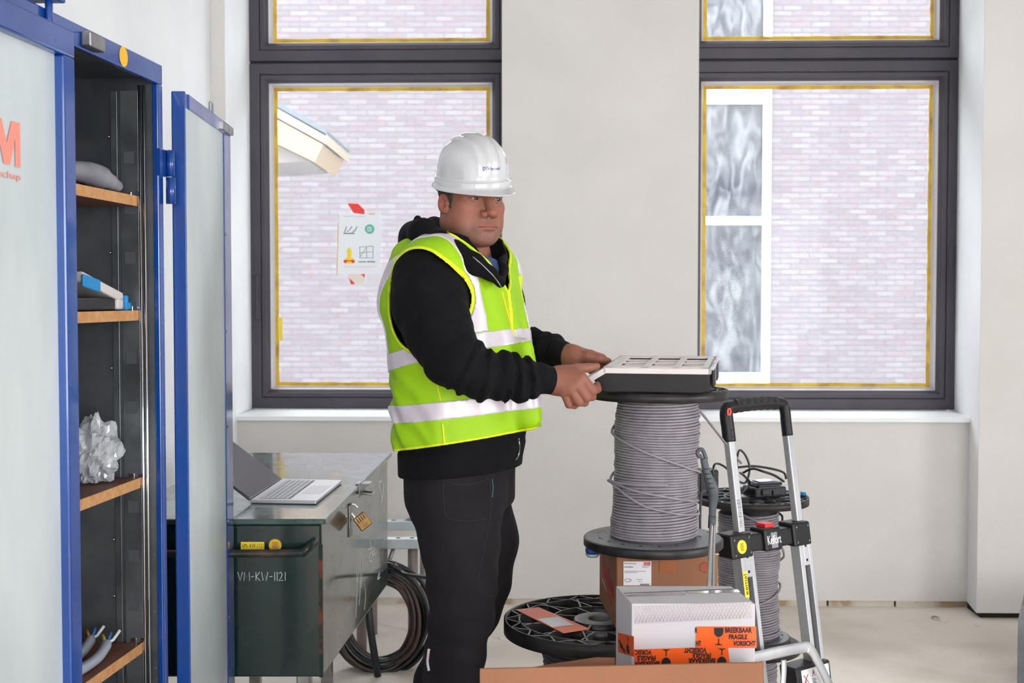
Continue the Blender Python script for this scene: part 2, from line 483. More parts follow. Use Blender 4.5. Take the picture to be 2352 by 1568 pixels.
# streaky film behind the neighbour's glass
def streak_mat():
    mm = bpy.data.materials.new('streaked_glass'); mm.use_nodes = True
    N = mm.node_tree.nodes; L = mm.node_tree.links; b = N['Principled BSDF']
    b.inputs['Roughness'].default_value = 0.12
    tc = N.new('ShaderNodeTexCoord'); mp = N.new('ShaderNodeMapping'); mp.inputs['Scale'].default_value = (3.6, 1, 1.3)
    nz = N.new('ShaderNodeTexNoise'); nz.inputs['Scale'].default_value = 2.2; nz.inputs['Detail'].default_value = 8
    nz.inputs['Distortion'].default_value = 1.2
    L.new(tc.outputs['Object'], mp.inputs[0]); L.new(mp.outputs[0], nz.inputs[0])
    cr = N.new('ShaderNodeValToRGB'); e = cr.color_ramp.elements
    e[0].position = 0.38; e[0].color = lin((24, 28, 42)); e[1].position = 0.66; e[1].color = lin((98, 101, 106))
    k = cr.color_ramp.elements.new(0.5); k.color = lin((60, 64, 72))
    L.new(nz.outputs['Fac'], cr.inputs[0]); L.new(cr.outputs[0], b.inputs['Base Color'])
    return mm
m = MB(); m.box((xw0 + fw, OD + 0.06, zb_), (xw1 - fw, OD + 0.09, 5.5)); m.build('window_pane', streak_mat(), root)
# eave of a neighbouring roof, left window
RD = 11.5
root = thing('roof_eave', 'pale wooden roof eave corner seen through the left window', 'roof', U(700, 330, RD))
def rp(px, py, d=RD): return U(px, py, d)
m = MB(); m.prism([rp(560, 188), rp(752, 300), rp(748, 312), rp(560, 205)], (0, 1.6, 0)); m.build('roof_covering', mat('slate_light', (84, 94, 102), .7), root)
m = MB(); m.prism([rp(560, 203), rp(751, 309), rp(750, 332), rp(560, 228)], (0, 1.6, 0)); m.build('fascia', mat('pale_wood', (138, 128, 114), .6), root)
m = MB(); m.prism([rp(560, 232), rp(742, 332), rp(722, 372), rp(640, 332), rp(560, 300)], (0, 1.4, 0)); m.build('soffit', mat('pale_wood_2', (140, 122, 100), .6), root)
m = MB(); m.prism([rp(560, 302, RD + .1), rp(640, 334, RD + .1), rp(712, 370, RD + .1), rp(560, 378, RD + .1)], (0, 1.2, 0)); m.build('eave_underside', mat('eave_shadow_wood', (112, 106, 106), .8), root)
# unseen wall added behind the camera; its opening limits the sky light
m = MB()
for (xa_, xb_, za_, zb_) in ((LWX - .2, -0.5, 0, HC), (3.4, 6.2, 0, HC), (-0.5, 3.4, 0, 0.7), (-0.5, 3.4, 2.7, HC)): m.box((xa_, -3.4, za_), (xb_, -3.2, zb_))
struct(m.build('wall_near_unseen', M_white_lit))
# ------------------------------------------------------------------ tool cabinet
M_blue = mat('blue_paint', (3, 64, 142), 0.25, coat=0.7, col2=(2, 54, 128), scale=6, rough2=.4)
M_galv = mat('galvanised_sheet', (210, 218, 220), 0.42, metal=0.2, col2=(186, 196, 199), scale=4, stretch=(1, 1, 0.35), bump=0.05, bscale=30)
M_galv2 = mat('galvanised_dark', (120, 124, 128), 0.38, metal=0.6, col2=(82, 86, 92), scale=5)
M_chrome = mat('chrome', (215, 215, 218), 0.15, metal=1.0)
M_steel = mat('steel', (165, 166, 168), 0.35, metal=0.9, col2=(125, 122, 120), scale=12)
M_board = mat('chipboard_edge', (196, 148, 98), 0.7, col2=(178, 128, 82), scale=60)
M_boardtop = mat('brown_board', (112, 72, 56), 0.55, col2=(96, 60, 48), scale=20)
M_red = mat('faded_red_print', (226, 138, 124), 0.6)
M_black = mat('black_plastic', (26, 25, 27), 0.4, col2=(34, 33, 35), scale=40, bump=.05)
M_yellow = mat('yellow_sticker', (242, 214, 40), 0.5)
M_ink = mat('black_ink', (24, 22, 24), 0.6)
CT = 1.95
pn = U(183, 60, 2.35); pf = U(373, 152, 2.76)                     # top of the front face
fd = Vector((pf.x - pn.x, pf.y - pn.y, 0)).normalized()           # front direction (away from camera)
fo = Vector((fd.y, -fd.x, 0))                                     # outwards (towards the right)
F0 = Vector((pf.x, pf.y, 0)) - fd * 0.98                          # near front corner
def CB(t, o, z): return F0 + fd * t + fo * o + Vector((0, 0, z))  # t along the front, o outwards
def cbox(mb, t0, t1, o0, o1, z0, z1):
    mb.hexa([CB(t0, o0, z0), CB(t0, o1, z0), CB(t1, o1, z0), CB(t1, o0, z0), CB(t0, o0, z1), CB(t0, o1, z1), CB(t1, o1, z1), CB(t1, o0, z1)])
cab = thing('tool_cabinet', 'tall blue and galvanised steel cabinet with its far door swung open', 'cabinet', CB(0.45, -0.2, 0))
TL = 0.98; DP = -0.40
zt = CT
m = MB()
cbox(m, 0, TL, DP, DP + 0.012, 0.04, zt - .01)                    # back
cbox(m, 0.0, 0.012, DP, -0.03, 0.04, zt - .01); 
cbox(m, 0.0, TL, DP, -0.02, zt - 0.03, zt - .005); cbox(m, 0, TL, DP, -.02, 0.04, 0.07)
cbox(m, TL - 0.018, TL - 0.007, DP, -0.015, 0.04, zt - .01)
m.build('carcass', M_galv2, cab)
m = MB()
cbox(m, 0, TL, -0.014, 0, zt - 0.045, zt); cbox(m, 0, 0.03, -.014, 0, 0, zt - .045); cbox(m, TL - 0.028, TL, -.014, 0, 0, zt - .045); cbox(m, 0.03, TL - .028, -.014, 0, 0, .08)
cbox(m, TL - 0.006, TL, DP, -0.014, 0, zt)
m.build('frame', M_blue, cab, bevel=0.004)
# slotted uprights and rods on the far inner side
m = MB()
cbox(m, TL - 0.030, TL - 0.019, -0.088, -0.046, 0.08, zt - .06); cbox(m, TL - 0.024, TL - .019, -0.112, -0.097, 0.08, zt - .06)
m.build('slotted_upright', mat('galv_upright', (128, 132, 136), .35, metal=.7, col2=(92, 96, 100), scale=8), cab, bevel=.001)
m = MB()
z = 0.16
while z < zt - 0.12:
    cbox(m, TL - 0.0312, TL - 0.029, -0.079, -0.055, z, z + 0.027); z += 0.112
m.build('slot', mat('slot_dark', (70, 73, 78), .6), cab)
m = MB()
for o_ in (-0.040, -0.030): m.cyl(CB(TL - 0.036, o_, 0.05), CB(TL - 0.036, o_, zt - .05), 0.0034, sides=10)
m.build('locking_rod', M_chrome, cab)
m = MB()
z = 0.2
while z < zt - .1:
    m.add([], []); m.lathe([(0, .003), (.003, .002), (.004, 0)], CB(TL - .019, -0.022, z), 8, Matrix.Rotation(-math.pi / 2, 3, 'X')); 
    m.lathe([(0, .003), (.003, .002), (.004, 0)], CB(TL - .019, -0.118, z + .03), 8, Matrix.Rotation(math.pi / 2, 3, 'X')); z += .13
m.build('rivets', M_chrome, cab)
# shelves; heights from the picture at the far front corner
sh_px = [(325, 452, 474), (328, 712, 735), (330, 1094, 1122), (331, 1473, 1502)]
shz = []
for (sx_, sy, sb) in sh_px:
    p = UP(sx_, sy, CB(0, -0.047, 0), fo); z = p.z; shz.append(z)
    m = MB(); cbox(m, 0.03, TL - 0.034, DP + 0.02, -0.049, z - 0.0225, z - 0.001)
    sb_ = m.build('shelf', M_boardtop, cab)
    m = MB(); cbox(m, 0.03, TL - 0.034, -0.049, -0.047, z - 0.0227, z); m.build('shelf_edge', M_board, sb_)
    m = MB()
    for o_ in (-.052, -.075): cbox(m, TL - .034, TL - .031, o_, o_ + .014, z - .018, z + .010)
    m.build('shelf_bracket', M_chrome, cab, bevel=.002)
# closed near door
m = MB()
dT0, dT1 = 0.03, 0.555
dz1 = UP(172, 100, CB(0, 0.03, 0), fo).z + .022
e0 = UP(180, 700, CB(0, 0.03, 0), fo); dT1 = (e0 - F0).dot(fd)
cbox(m, dT0, dT1, 0.0, 0.03, dz1 - 0.05, dz1); cbox(m, dT0, dT0 + .04, 0, .03, .06, dz1 - .05); cbox(m, dT1 - .045, dT1, 0, .03, .06, dz1 - .05); cbox(m, dT0 + .04, dT1 - .045, 0, .03, .06, .11)
d = m.build('door', M_blue, cab, bevel=0.004)
m = MB(); cbox(m, dT0 + .04, dT1 - .045, 0.004, 0.012, .11, dz1 - .05); m.build('door_panel', M_galv, d)
# faded red lettering on the panel
ex = fd; ey = Vector((0, 0, 1))
m = MB()
q0 = UP(-16, 372, CB(0, 0.0135, 0), fo); q1 = UP(47, 372, CB(0, 0.0135, 0), fo); qt = UP(0, 270, CB(0, .0135, 0), fo)
lw_, lh_ = (q1 - q0).length, abs(qt.z - q0.z)
for pg in ([(0, 0), (.2, 0), (.2, 1), (0, 1)], [(.8, 0), (1, 0), (1, 1), (.8, 1)], [(.2, 1), (.2, .62), (.38, .02), (.5, .02), (.5, .5), (.32, 1)], [(.8, 1), (.68, 1), (.5, .5), (.5, .02), (.62, .02), (.8, .62)]):
    poly2(m, q0, ex * lw_, ey * lh_, pg)
m.build('lettering', M_red, d, fix=False)
m = MB()
put_text(m, 'ereedschap', UP(-60, 400, CB(0, 0.0135, 0), fo), ex, ey, width=(q1 - UP(-60, 372, CB(0, 0.0135, 0), fo)).length, height=.016, size=.03)
m.build('lettering', M_red, d, fix=False)
# locking lever on top
m = MB()
g0 = U(66, 22, 2.12); g1 = U(178, 36, 2.24)
g0.z = g1.z = U(120, 30, 2.2).z
zz = (CT + .012)
hp = CB(dT1 - .02, 0.015, 0)
m.hexa([Vector((hp.x - .10, hp.y - .10, zz)), Vector((hp.x + .005, hp.y - .06, zz)), Vector((hp.x + .012, hp.y - .01, zz)), Vector((hp.x - .085, hp.y - .01, zz)),
        Vector((hp.x - .10, hp.y - .10, zz + .012)), Vector((hp.x + .005, hp.y - .06, zz + .012)), Vector((hp.x + .012, hp.y - .01, zz + .012)), Vector((hp.x - .085, hp.y - .01, zz + .012))])
m.cyl((hp.x - .012, hp.y - .03, zz + .002), (hp.x - .012, hp.y - .03, dz1 - .02), 0.007, sides=12)
m.build('lever', M_blue, cab, bevel=.003)
# catch block and yellow dot on the top rail
m = MB(); t_ = (UP(190, 88, CB(0, 0, 0), fo) - F0).dot(fd); z_ = UP(195, 90, CB(0, 0, 0), fo).z
cbox(m, t_ - .01, t_ + .055, 0.0, 0.022, z_ - .018, z_ + .012); m.build('catch', M_steel, cab, bevel=.004)
p = UP(284, 130, CB(0, .0008, 0), fo)
m = MB(); m.disc(p, 0.021, fo); m.build('round_sticker', mat('amber_dot', (226, 176, 30), .5), cab, fix=False)
# hinge
m = MB()
hz0 = UP(388, 468, CB(TL, 0.01, 0), fo).z; hz1 = UP(388, 345, CB(TL, .01, 0), fo).z; hm = (hz0 + hz1) / 2
m.cyl(CB(TL + .012, .012, hz0), CB(TL + .012, .012, hm - .001), .011, sides=16); m.cyl(CB(TL + .012, .012, hm + .001), CB(TL + .012, .012, hz1), .009, sides=16)
cbox(m, TL - .03, TL + .012, -.003, .004, hm, hz1); m.build('hinge', M_blue, cab)
m = MB()
hz0b, hz1b = .25, .36
m.cyl(CB(TL + .012, .012, hz0b), CB(TL + .012, .012, hz1b), .011, sides=16); m.build('hinge', M_blue, cab)
# open far door
a = U(393, 209, 2.815); b = U(425, 209, 2.815); c_ = U(527, 288, 3.365)
dd = Vector((c_.x - b.x, c_.y - b.y, 0)).normalized(); dn = Vector((dd.y, -dd.x, 0))
B0 = Vector((b.x, b.y, 0)); DL = 0.565; DZ = a.z
def DB(t, o, z): return B0 + dd * t + dn * o + Vector((0, 0, z))
def dbox(mb, t0, t1, o0, o1, z0, z1):
    mb.hexa([DB(t0, o0, z0), DB(t0, o1, z0), DB(t1, o1, z0), DB(t1, o0, z0), DB(t0, o0, z1), DB(t0, o1, z1), DB(t1, o1, z1), DB(t1, o0, z1)])
m = MB()
dbox(m, 0, .005, -.032, 0, .06, DZ); dbox(m, 0.005, 0.045, -.032, -.004, .06, DZ); dbox(m, .045, DL, -.032, 0, DZ - .035, DZ)
dbox(m, DL - .095, DL, -.032, 0, .06, DZ); dbox(m, .045, DL, -.032, 0, .06, .10)
d2 = m.build('door', M_blue, cab, bevel=.003)
m = MB(); dbox(m, .012, DL - .095, -.014, -.0035, .10, DZ - .035); m.build('door_panel', M_galv, d2)
m = MB()
z = 0.3
while z < DZ - .05:
    p = DB(DL - .088, 0.0, z); m.lathe([(0, .004), (.004, .003), (.0055, 0)], p, 8, Matrix.Rotation(math.pi / 2, 3, 'Y')); z += .26
dbox(m, DL - .16, DL - .08, .0, .01, DZ - .03, DZ - .012); dbox(m, DL - .07, DL - .02, .0, .012, DZ - .03, DZ - .01)
m.build('bolt', M_steel, d2)
m = MB(); dbox(m, DL - .2, DL - .17, -.02, -.012, DZ, DZ + .035); m.build('latch_tongue', M_steel, d2, bevel=.003)

# things on the shelves
M_grey = mat('grey_plastic', (150, 150, 156), .5, col2=(120, 120, 128), scale=10)
def shp(px, z, o=-.16):
    # point on shelf height z, on plane parallel to the front at offset o
    q = UP(px, 700, CB(0, o, 0), fo); return Vector((q.x, q.y, z))
p = shp(205, shz[0], -.125)
t = thing('power_tool', 'grey plastic clamp tool on the upper cabinet shelf', 'tool', p)
m = MB(); m.tube(catmull([p + fd * a_ + fo * b_ + Vector((0, 0, c2)) for a_, b_, c2 in ((-.16, 0, .035), (-.08, .01, .04), (0, .02, .038), (.05, .03, .028), (.075, .04, .018))], 5), [.02, .021, .022, .02, .02, .022, .023, .024, .026, .026, .026, .025, .024, .02, .018, .018, .016, .014, .013, .012, .010][:21], 10)
m.build('body', M_grey, t)
m = MB(); m.tube([p + Vector((-.02, -.03, .05)), p + Vector((.0, .01, .022)), p + Vector((.02, .03, .01))], [.016, .013, .009], 8); m.build('handle', M_black, t)
p = shp(212, shz[1], -.115)
t = thing('component_box', 'open white box of parts with blue corners on the second cabinet shelf', 'box', p)
m = MB()
def fbox(mb, p, t0, t1, o0, o1, z0, z1, tilt=0, M=None):
    vs = []
    for z in (z0, z1):
        for (t_, o_) in ((t0, o0), (t0, o1), (t1, o1), (t1, o0)):
            vs.append(p + fd * t_ + fo * o_ + Vector((0, 0, z + tilt * t_)))
    mb.hexa(vs)
fbox(m, p, -.14, .06, -.05, .045, .03, .052, -.22); fbox(m, p, .03, .06, -.05, .045, .002, .03)
m.build('lid', mat('offwhite_plastic', (205, 200, 198), .5), t, bevel=.004)
m = MB(); fbox(m, p, .06, .072, -.052, .052, .006, .04, -.1); fbox(m, p, -.15, -.07, .045, .052, .028, .055, -.15); fbox(m, p, .074, .088, -.05, .052, .001, .018); m.build('blue_strap', mat('sky_blue', (30, 130, 190), .5), t, bevel=.003)
m = MB(); fbox(m, p, -.16, .028, -.05, .04, .001, .028); m.build('tray', M_black, t, bevel=.003)
p = shp(212, shz[2], -.12)
M_bag = mat('clear_plastic_film', (240, 242, 246), .12, trans=0.55, spec=.8, coat=.5, col2=(200, 204, 212), scale=30)
def crumple(c, R, seed, seg=26, amp=.35):
    mb = MB()
    def fn(u, v):
        a_ = 2 * math.pi * u; b_ = math.pi * (v - .5) * .998
        dv = Vector((math.cos(a_) * math.cos(b_), math.sin(a_) * math.cos(b_), math.sin(b_)))
        n_ = mnoise.noise(dv * 2.3 + Vector((seed, 0, 0))) + .6 * abs(mnoise.noise(dv * 5 + Vector((0, seed, 0))))
        k = 1 + amp * n_
        q = Vector((dv.x * R[0] * k, dv.y * R[1] * k, dv.z * R[2] * k)); 
        return Vector(c) + Vector((q.x, q.y, max(q.z, -R[2] * .9)))
    mb.grid(fn, seg * 2, seg, closeu=True, smooth=False)
    return mb
t = tag(crumple(p + Vector((0, 0, .062)), (.045, .062, .066), 3.1, amp=.55).build('plastic_bag', M_bag, base=p), 'crumpled clear plastic bag on the third cabinet shelf', 'bag')
p = shp(215, shz[3], -.10)
M_wire = mat('grey_sheath', (150, 158, 170), .45)
for i, (offs, lab, tipc) in enumerate((((-.03, .02), 'short grey cable offcut with bare yellow wires on the lowest shelf, nearer the shelf edge', (224, 190, 60)), ((-.0, -.03), 'short pale cable offcut with orange and blue wires on the lowest shelf, further back', (232, 150, 60)))):
    q = p + fo * offs[1] + fd * (offs[0])
    t = thing('cable_offcut', lab, 'cable', q, 'cable offcuts on the lowest shelf')
    m = MB(); pts = catmull([q + fd * a_ + fo * b_ + Vector((0, 0, c2)) for a_, b_, c2 in ((-.3, -.02, .012), (-.16, .0, .013), (-.04, .005, .014), (.02, .0, .022), (.04, -.005, .026))], 6)
    m.tube(pts, .011, 10); m.build('sheath', M_wire, t)
    e = pts[-1]
    for k, cc in enumerate(((tipc), (70, 120, 190), (200, 200, 205))):
        m = MB(); m.tube([e - fd * .005, e + fd * .012 + fo * (k - 1) * .010 + Vector((0, 0, .006)), e + fd * .025 + fo * (k - 1) * .020 + Vector((0, 0, .012 + .006 * k))], .0035, 8); m.build('wire', mat('wire_ins_%d%d' % (i, k), cc, .5), t)

# ------------------------------------------------------------------ green site chest
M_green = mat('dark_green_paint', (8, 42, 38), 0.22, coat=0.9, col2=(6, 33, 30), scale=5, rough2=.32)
M_rust = mat('rusty_edge', (26, 42, 38), .7, col2=(108, 54, 36), scale=18, lo=.5, hi=.6)
D1, D2 = 3.40, 4.51
zb = U(745, 1555, D1).z; 
ftr = U(738, 1203, D1); xL = U(245, 1200, D1).x; xR = ftr.x; zf = ftr.z
btr = U(890, 1050, D2); zr = btr.z; xRb = btr.x; xLb = U(560, 1050, D2).x
ch = thing('site_chest', 'dark green steel site chest with a laptop on its lid', 'chest', ((xL + xR) / 2, D1 + .5, 0))
body = [Vector((xL, D1, zb)), Vector((xR, D1, zb)), Vector((xRb, D2, zb)), Vector((xLb, D2, zb)), Vector((xL, D1, zf)), Vector((xR, D1, zf)), Vector((xRb, D2, zr)), Vector((xLb, D2, zr))]
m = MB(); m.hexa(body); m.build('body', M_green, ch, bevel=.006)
m = MB(); h = Vector((0, 0, .016)); ov = .014
lid = [Vector((xL - ov, D1 - ov, zf)), Vector((xR + ov, D1 - ov, zf)), Vector((xRb + ov, D2 + ov, zr)), Vector((xLb - ov, D2 + ov, zr))]
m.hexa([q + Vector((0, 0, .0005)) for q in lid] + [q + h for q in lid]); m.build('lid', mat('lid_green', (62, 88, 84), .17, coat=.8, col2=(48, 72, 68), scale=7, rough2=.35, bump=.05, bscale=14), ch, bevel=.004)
LN = (lid[1] - lid[0]).cross(lid[3] - lid[0]).normalized()
LP0 = lid[0] + h
def onlid(px, py, up=0): return UP(px, py, LP0 + LN * up, LN)
# tubular handle
hy = D1 - .045
m = MB()
ha = U(722, 1246, D1); 
zc = U(640, 1270, hy).z
m.tube(catmull([ha + Vector((0, .01, 0)), ha + Vector((-.004, -.03, 0)), Vector((U(700, 1262, hy).x, hy, zc + .008)), Vector((U(660, 1270, hy).x, hy, zc)), Vector((xL + .1, hy, zc)), Vector((xL + .03, hy + .01, zc + .01)), Vector((xL + .02, D1 + .01, zc + .03))], 8), .0115, 12)
m.build('handle', mat('worn_dark_tube', (40, 48, 46), .35, metal=.2, col2=(92, 70, 62), scale=14, lo=.5, hi=.7), ch)
m = MB(); m.box((xR - .008, D1 - .002, zb), (xR + .002, D1 + .012, zf - .06)); m.build('rusty_corner', M_rust, ch)
# stickers and writing on the end face
def ce(px, py): return U(px, py, D1 - .001)
m = MB(); P4 = [ce(553, 1244), ce(607, 1244), ce(607, 1262), ce(553, 1262)]; m.add(P4, [(0, 1, 2, 3)])
stk = m.build('label_sticker', M_yellow, ch, fix=False)
m = MB(); put_text(m, 'VM- KW-1121', U(556, 1257.5, D1 - .002), (1, 0, 0), (0, 0, 1), width=(ce(605, 1250) - ce(556, 1250)).x, height=.011, size=.02); m.build('lettering', M_ink, stk, fix=False)
m = MB(); m.disc(ce(632, 1252), .018, (0, -1, 0)); stk = m.build('round_sticker', mat('amber_sticker', (226, 178, 36), .5), ch, fix=False)
m = MB()
for k in range(5): rect(m, U(632, 1252, D1 - .0015), (1, 0, 0), (0, 0, 1), -.009 + .001 * (k % 2), -.008 + k * .0036, .009 - .002 * (k % 2), -.0068 + k * .0036)
m.build('print', M_ink, stk, fix=False)
# chalk writing
GL = {'V': [[(0, 1), (.35, 0), (.7, 1)]], 'M': [[(0, 0), (.08, 1), (.4, .35), (.75, 1), (.8, 0)]], '-': [[(0, .45), (.45, .5)]],
      'K': [[(.05, 1), (.05, 0)], [(.6, 1), (.08, .45), (.65, 0)]], 'W': [[(0, 1), (.2, 0), (.45, .7), (.65, 0), (.9, 1)]],
      '1': [[(.1, 1), (.1, 0)]], '2': [[(0, .8), (.25, 1), (.5, .75), (.35, .4), (0, 0), (.6, .05)]], 'S': [[(.5, .9), (.2, 1), (0, .75), (.45, .35), (.3, 0), (0, .1)]],
      '5': [[(.5, 1), (.1, 1), (.05, .6), (.4, .6), (.5, .25), (.25, 0), (0, .1)]]}
def handwrite(mb, s, p0, ex, ey, h, adv, w, n):
    x = 0
    for ch_ in s:
        g = GL.get(ch_)
        if g is None: x += adv * .5; continue
        wd = max(q[0] for st in g for q in st)
        for st in g: stroke(mb, p0, ex, ey, [(x + q[0] * h * .8, q[1] * h) for q in st], w, n)
        x += (wd * .8 + .22) * h * adv
    return x
m = MB(); p0 = U(546, 1333, D1); handwrite(m, 'VM-KW-1121', p0, Vector((1, 0, 0)), Vector((0, 0, 1)), .0245, .93, .0011, Vector((0, -1, 0)))
m.build('chalk_writing', mat('chalk', (205, 212, 214), .9), ch)
# pen scribbles on the long face
SN = (body[2] - body[1]).cross(Vector((0, 0, 1))).normalized()
if SN.x < 0: SN = -SN
def onside(px, py): return UP(px, py, body[1] + SN * .0006, SN)
m = MB()
for seq in (((850, 1240), (852, 1265), (846, 1285), (855, 1290)), ((845, 1262), (860, 1258), (853, 1275), (862, 1270)), ((875, 1098), (872, 1120), (878, 1150)), ((870, 1108), (876, 1105), (880, 1125), (874, 1160)), ((872, 1315), (868, 1330), (873, 1325))):
    m.tube(catmull([onside(*q) for q in seq], 4), .0016, 5)
for (x_, y0_, y1_) in ((822, 1262, 1335), (826, 1280, 1390), (830, 1265, 1350), (818, 1300, 1420), (838, 1340, 1400)): m.tube(catmull([onside(x_, y0_), onside(x_ + 2, (y0_ + y1_) / 2), onside(x_ - 1, y1_)], 3), .0007, 4)
m.build('scribble', mat('pen_white', (200, 206, 206), .9), ch)
# legs of the chest's stand
m = MB()
M_leg = M_steel
for (x_, y_) in ((xL + .06, D1 + .06), (xR - .06, D1 + .06), (xLb + .05, D2 - .06), (xRb - .22, D2 - .06)):
    m = MB(); m.box((x_ - .02, y_ - .02, 0), (x_ + .02, y_ + .02, zb)); m.build('leg', M_leg, ch, bevel=.003)
# hasp
m = MB()
hq = onside(820, 1130)
sd = (body[2] - body[1]).normalized()
sd.z = 0; sd.normalize()
def SD(o, t, n, z): return o + sd * t + SN * n + Vector((0, 0, z))
def sbox(mb, o, t0, t1, n0, n1, z0, z1):
    mb.hexa([SD(o, t0, n0, z0), SD(o, t0, n1, z0), SD(o, t1, n1, z0), SD(o, t1, n0, z0), SD(o, t0, n0, z1), SD(o, t0, n1, z1), SD(o, t1, n1, z1), SD(o, t1, n0, z1)])
sbox(m, hq, -.05, .05, .014, .018, -.01, .035); sbox(m, hq, -.03, .03, .0, .045, .028, .032); sbox(m, hq, -.14, -.09, 0, .004, -.12, -.02)
m.tube([SD(hq, -.01, 0, .0), SD(hq, -.01, .05, -.005), SD(hq, .03, .05, -.005), SD(hq, .03, 0, 0)], .004, 8)
m.build('hasp', M_steel, ch, bevel=.001)
# padlocks
M_brass = mat('brass', (150, 116, 70), .35, metal=.8, col2=(112, 82, 50), scale=20)
def padlock(name, px, py, D, tilt, lab, wd, ht, dials):
    c = U(px, py, D)
    t = thing(name, lab, 'padlock', c)
    ax = Vector((math.cos(tilt), .25, math.sin(tilt))).normalized(); up = Vector((-math.sin(tilt), 0, math.cos(tilt))); up = (up - ax * up.dot(ax)).normalized(); nn = up.cross(ax)
    def L(x, y, z): return c + ax * x + nn * y + up * z
    m = MB(); m.hexa([L(-wd, -.008, -ht), L(wd, -.008, -ht), L(wd, .008, -ht), L(-wd, .008, -ht), L(-wd, -.008, ht), L(wd, -.008, ht), L(wd, .008, ht), L(-wd, .008, ht)])
    m.build('lock_body', M_brass, t, bevel=.003)
    m = MB(); m.tube(catmull([L(-wd * .6, 0, ht - .004), L(-wd * .6, 0, ht + .022), L(-wd * .35, 0, ht + .038), L(wd * .1, 0, ht + .042), L(wd * .5, 0, ht + .034), L(wd * .6, 0, ht + .02)], 6), .0035, 10); m.build('shackle', M_chrome, t)
    if dials:
        for k in range(4):
            m = MB(); m.cyl(L(-wd * .5 + k * wd * .36 - .0025, -.0075, .004), L(-wd * .5 + k * wd * .36 + .0025, -.0075, .004), .0042, sides=12) if False else m.hexa([L(-.2 * wd + k * .33 * wd - .0028, s_ * .0105, z_) if True else None for s_, z_ in ()] or [L(x_, y_, z_) for (x_, y_, z_) in [(a1, b1, c1) for c1 in (ht * .1, ht * .8) for (a1, b1) in ((-.55 * wd + k * .37 * wd - .0018, -.0105), (-.55 * wd + k * .37 * wd + .0018, -.0105), (-.55 * wd + k * .37 * wd + .0018, -.006), (-.55 * wd + k * .37 * wd - .0018, -.006))]])
            m.build('dial', M_black, t, bevel=.0008)
    m = MB(); put_text(m, 'ARMO', L(-wd * .6, -.0084, -ht * .7), ax, up, width=wd * 1.1, height=.006, size=.01); m.build('engraving', mat('engrave', (92, 62, 36), .6), t, fix=False) if dials else None
    return t
padlock('padlock', 833, 1197, onside(806, 1190).y, math.radians(36), 'brass combination padlock with four dials hanging from the hasp of the green chest', .021, .024, True)

# ------------------------------------------------------------------ laptop
M_alu = mat('laptop_aluminium', (196, 194, 198), .32, metal=.5)
M_key = mat('laptop_key', (188, 188, 194), .45)
M_keygap = mat('key_gap', (70, 70, 76), .6)
up_ = .0
a = onlid(575, 1156); b = onlid(726, 1159); c_ = onlid(785, 1110); d_ = onlid(640, 1108)
LX = (b - a).normalized(); LY = (LN.cross(LX)).normalized()
if LY.y < 0: LY = -LY
wX = (b - a).length; wY = .31
lap0 = a
lap = thing('laptop', 'open silver laptop on the green chest lid', 'laptop', (a + c_) / 2)
def LB(x, y, z): return lap0 + LX * x + LY * (y + 0.25 * 0) + LN * z
shear = ((c_ - b).dot(LX)) / max((c_ - b).dot(LY), .01)
wY = min((c_ - b).dot(LY), .40)
def LB(x, y, z): return lap0 + LX * (x + shear * y * .55) + LY * y + LN * z
def lbox(mb, x0, x1, y0, y1, z0, z1):
    mb.hexa([LB(x0, y0, z0), LB(x1, y0, z0), LB(x1, y1, z0), LB(x0, y1, z0), LB(x0, y0, z1), LB(x1, y0, z1), LB(x1, y1, z1), LB(x0, y1, z1)])
m = MB(); lbox(m, 0, wX, 0, wY, .001, .012); base_ = m.build('base', M_alu, lap, bevel=.003)
m = MB(); lbox(m, .022, wX * .58, .02, wY - .02, .0121, .0124); kb = m.build('keyboard', M_keygap, base_)
m = MB(); nx, ny = 6, 14
for i in range(nx):
    for j in range(ny):
        x0 = .024 + (wX * .58 - .026) * i / nx; y0 = .022 + (wY - .042) * j / ny
        lbox(m, x0, x0 + (wX * .58 - .026) / nx - .003, y0, y0 + (wY - .042) / ny - .003, .0124, .0136)
o = m.build('keys', M_key, base_); 
m = MB(); lbox(m, wX * .64, wX * .94, wY * .3, wY * .68, .0121, .0125); m.build('trackpad', mat('trackpad', (214, 214, 218), .3), base_)
vs_ = (-LX * .80 + LN * .60).normalized(); sn = vs_.cross(LY).normalized()
if sn.z < 0: sn = -sn
SH = .235
def SB(v, y, n): return LB(0, y, .012) + vs_ * v + sn * n
m = MB(); m.hexa([SB(0, 0, -.006), SB(SH, 0, -.006), SB(SH, wY, -.006), SB(0, wY, -.006), SB(0, 0, .0), SB(SH, 0, 0), SB(SH, wY, 0), SB(0, wY, 0)])
sc_ = m.build('screen', mat('laptop_lid', (70, 72, 78), .35, metal=.4), lap, bevel=.002)
m = MB(); m.hexa([SB(.006, .004, .0002), SB(SH - .004, .004, .0002), SB(SH - .004, wY - .004, .0002), SB(.006, wY - .004, .0002), SB(.006, .004, .001), SB(SH - .004, .004, .001), SB(SH - .004, wY - .004, .001), SB(.006, wY - .004, .001)])
m.build('display', mat('display_glass', (10, 9, 14), .08, spec=.35), sc_)

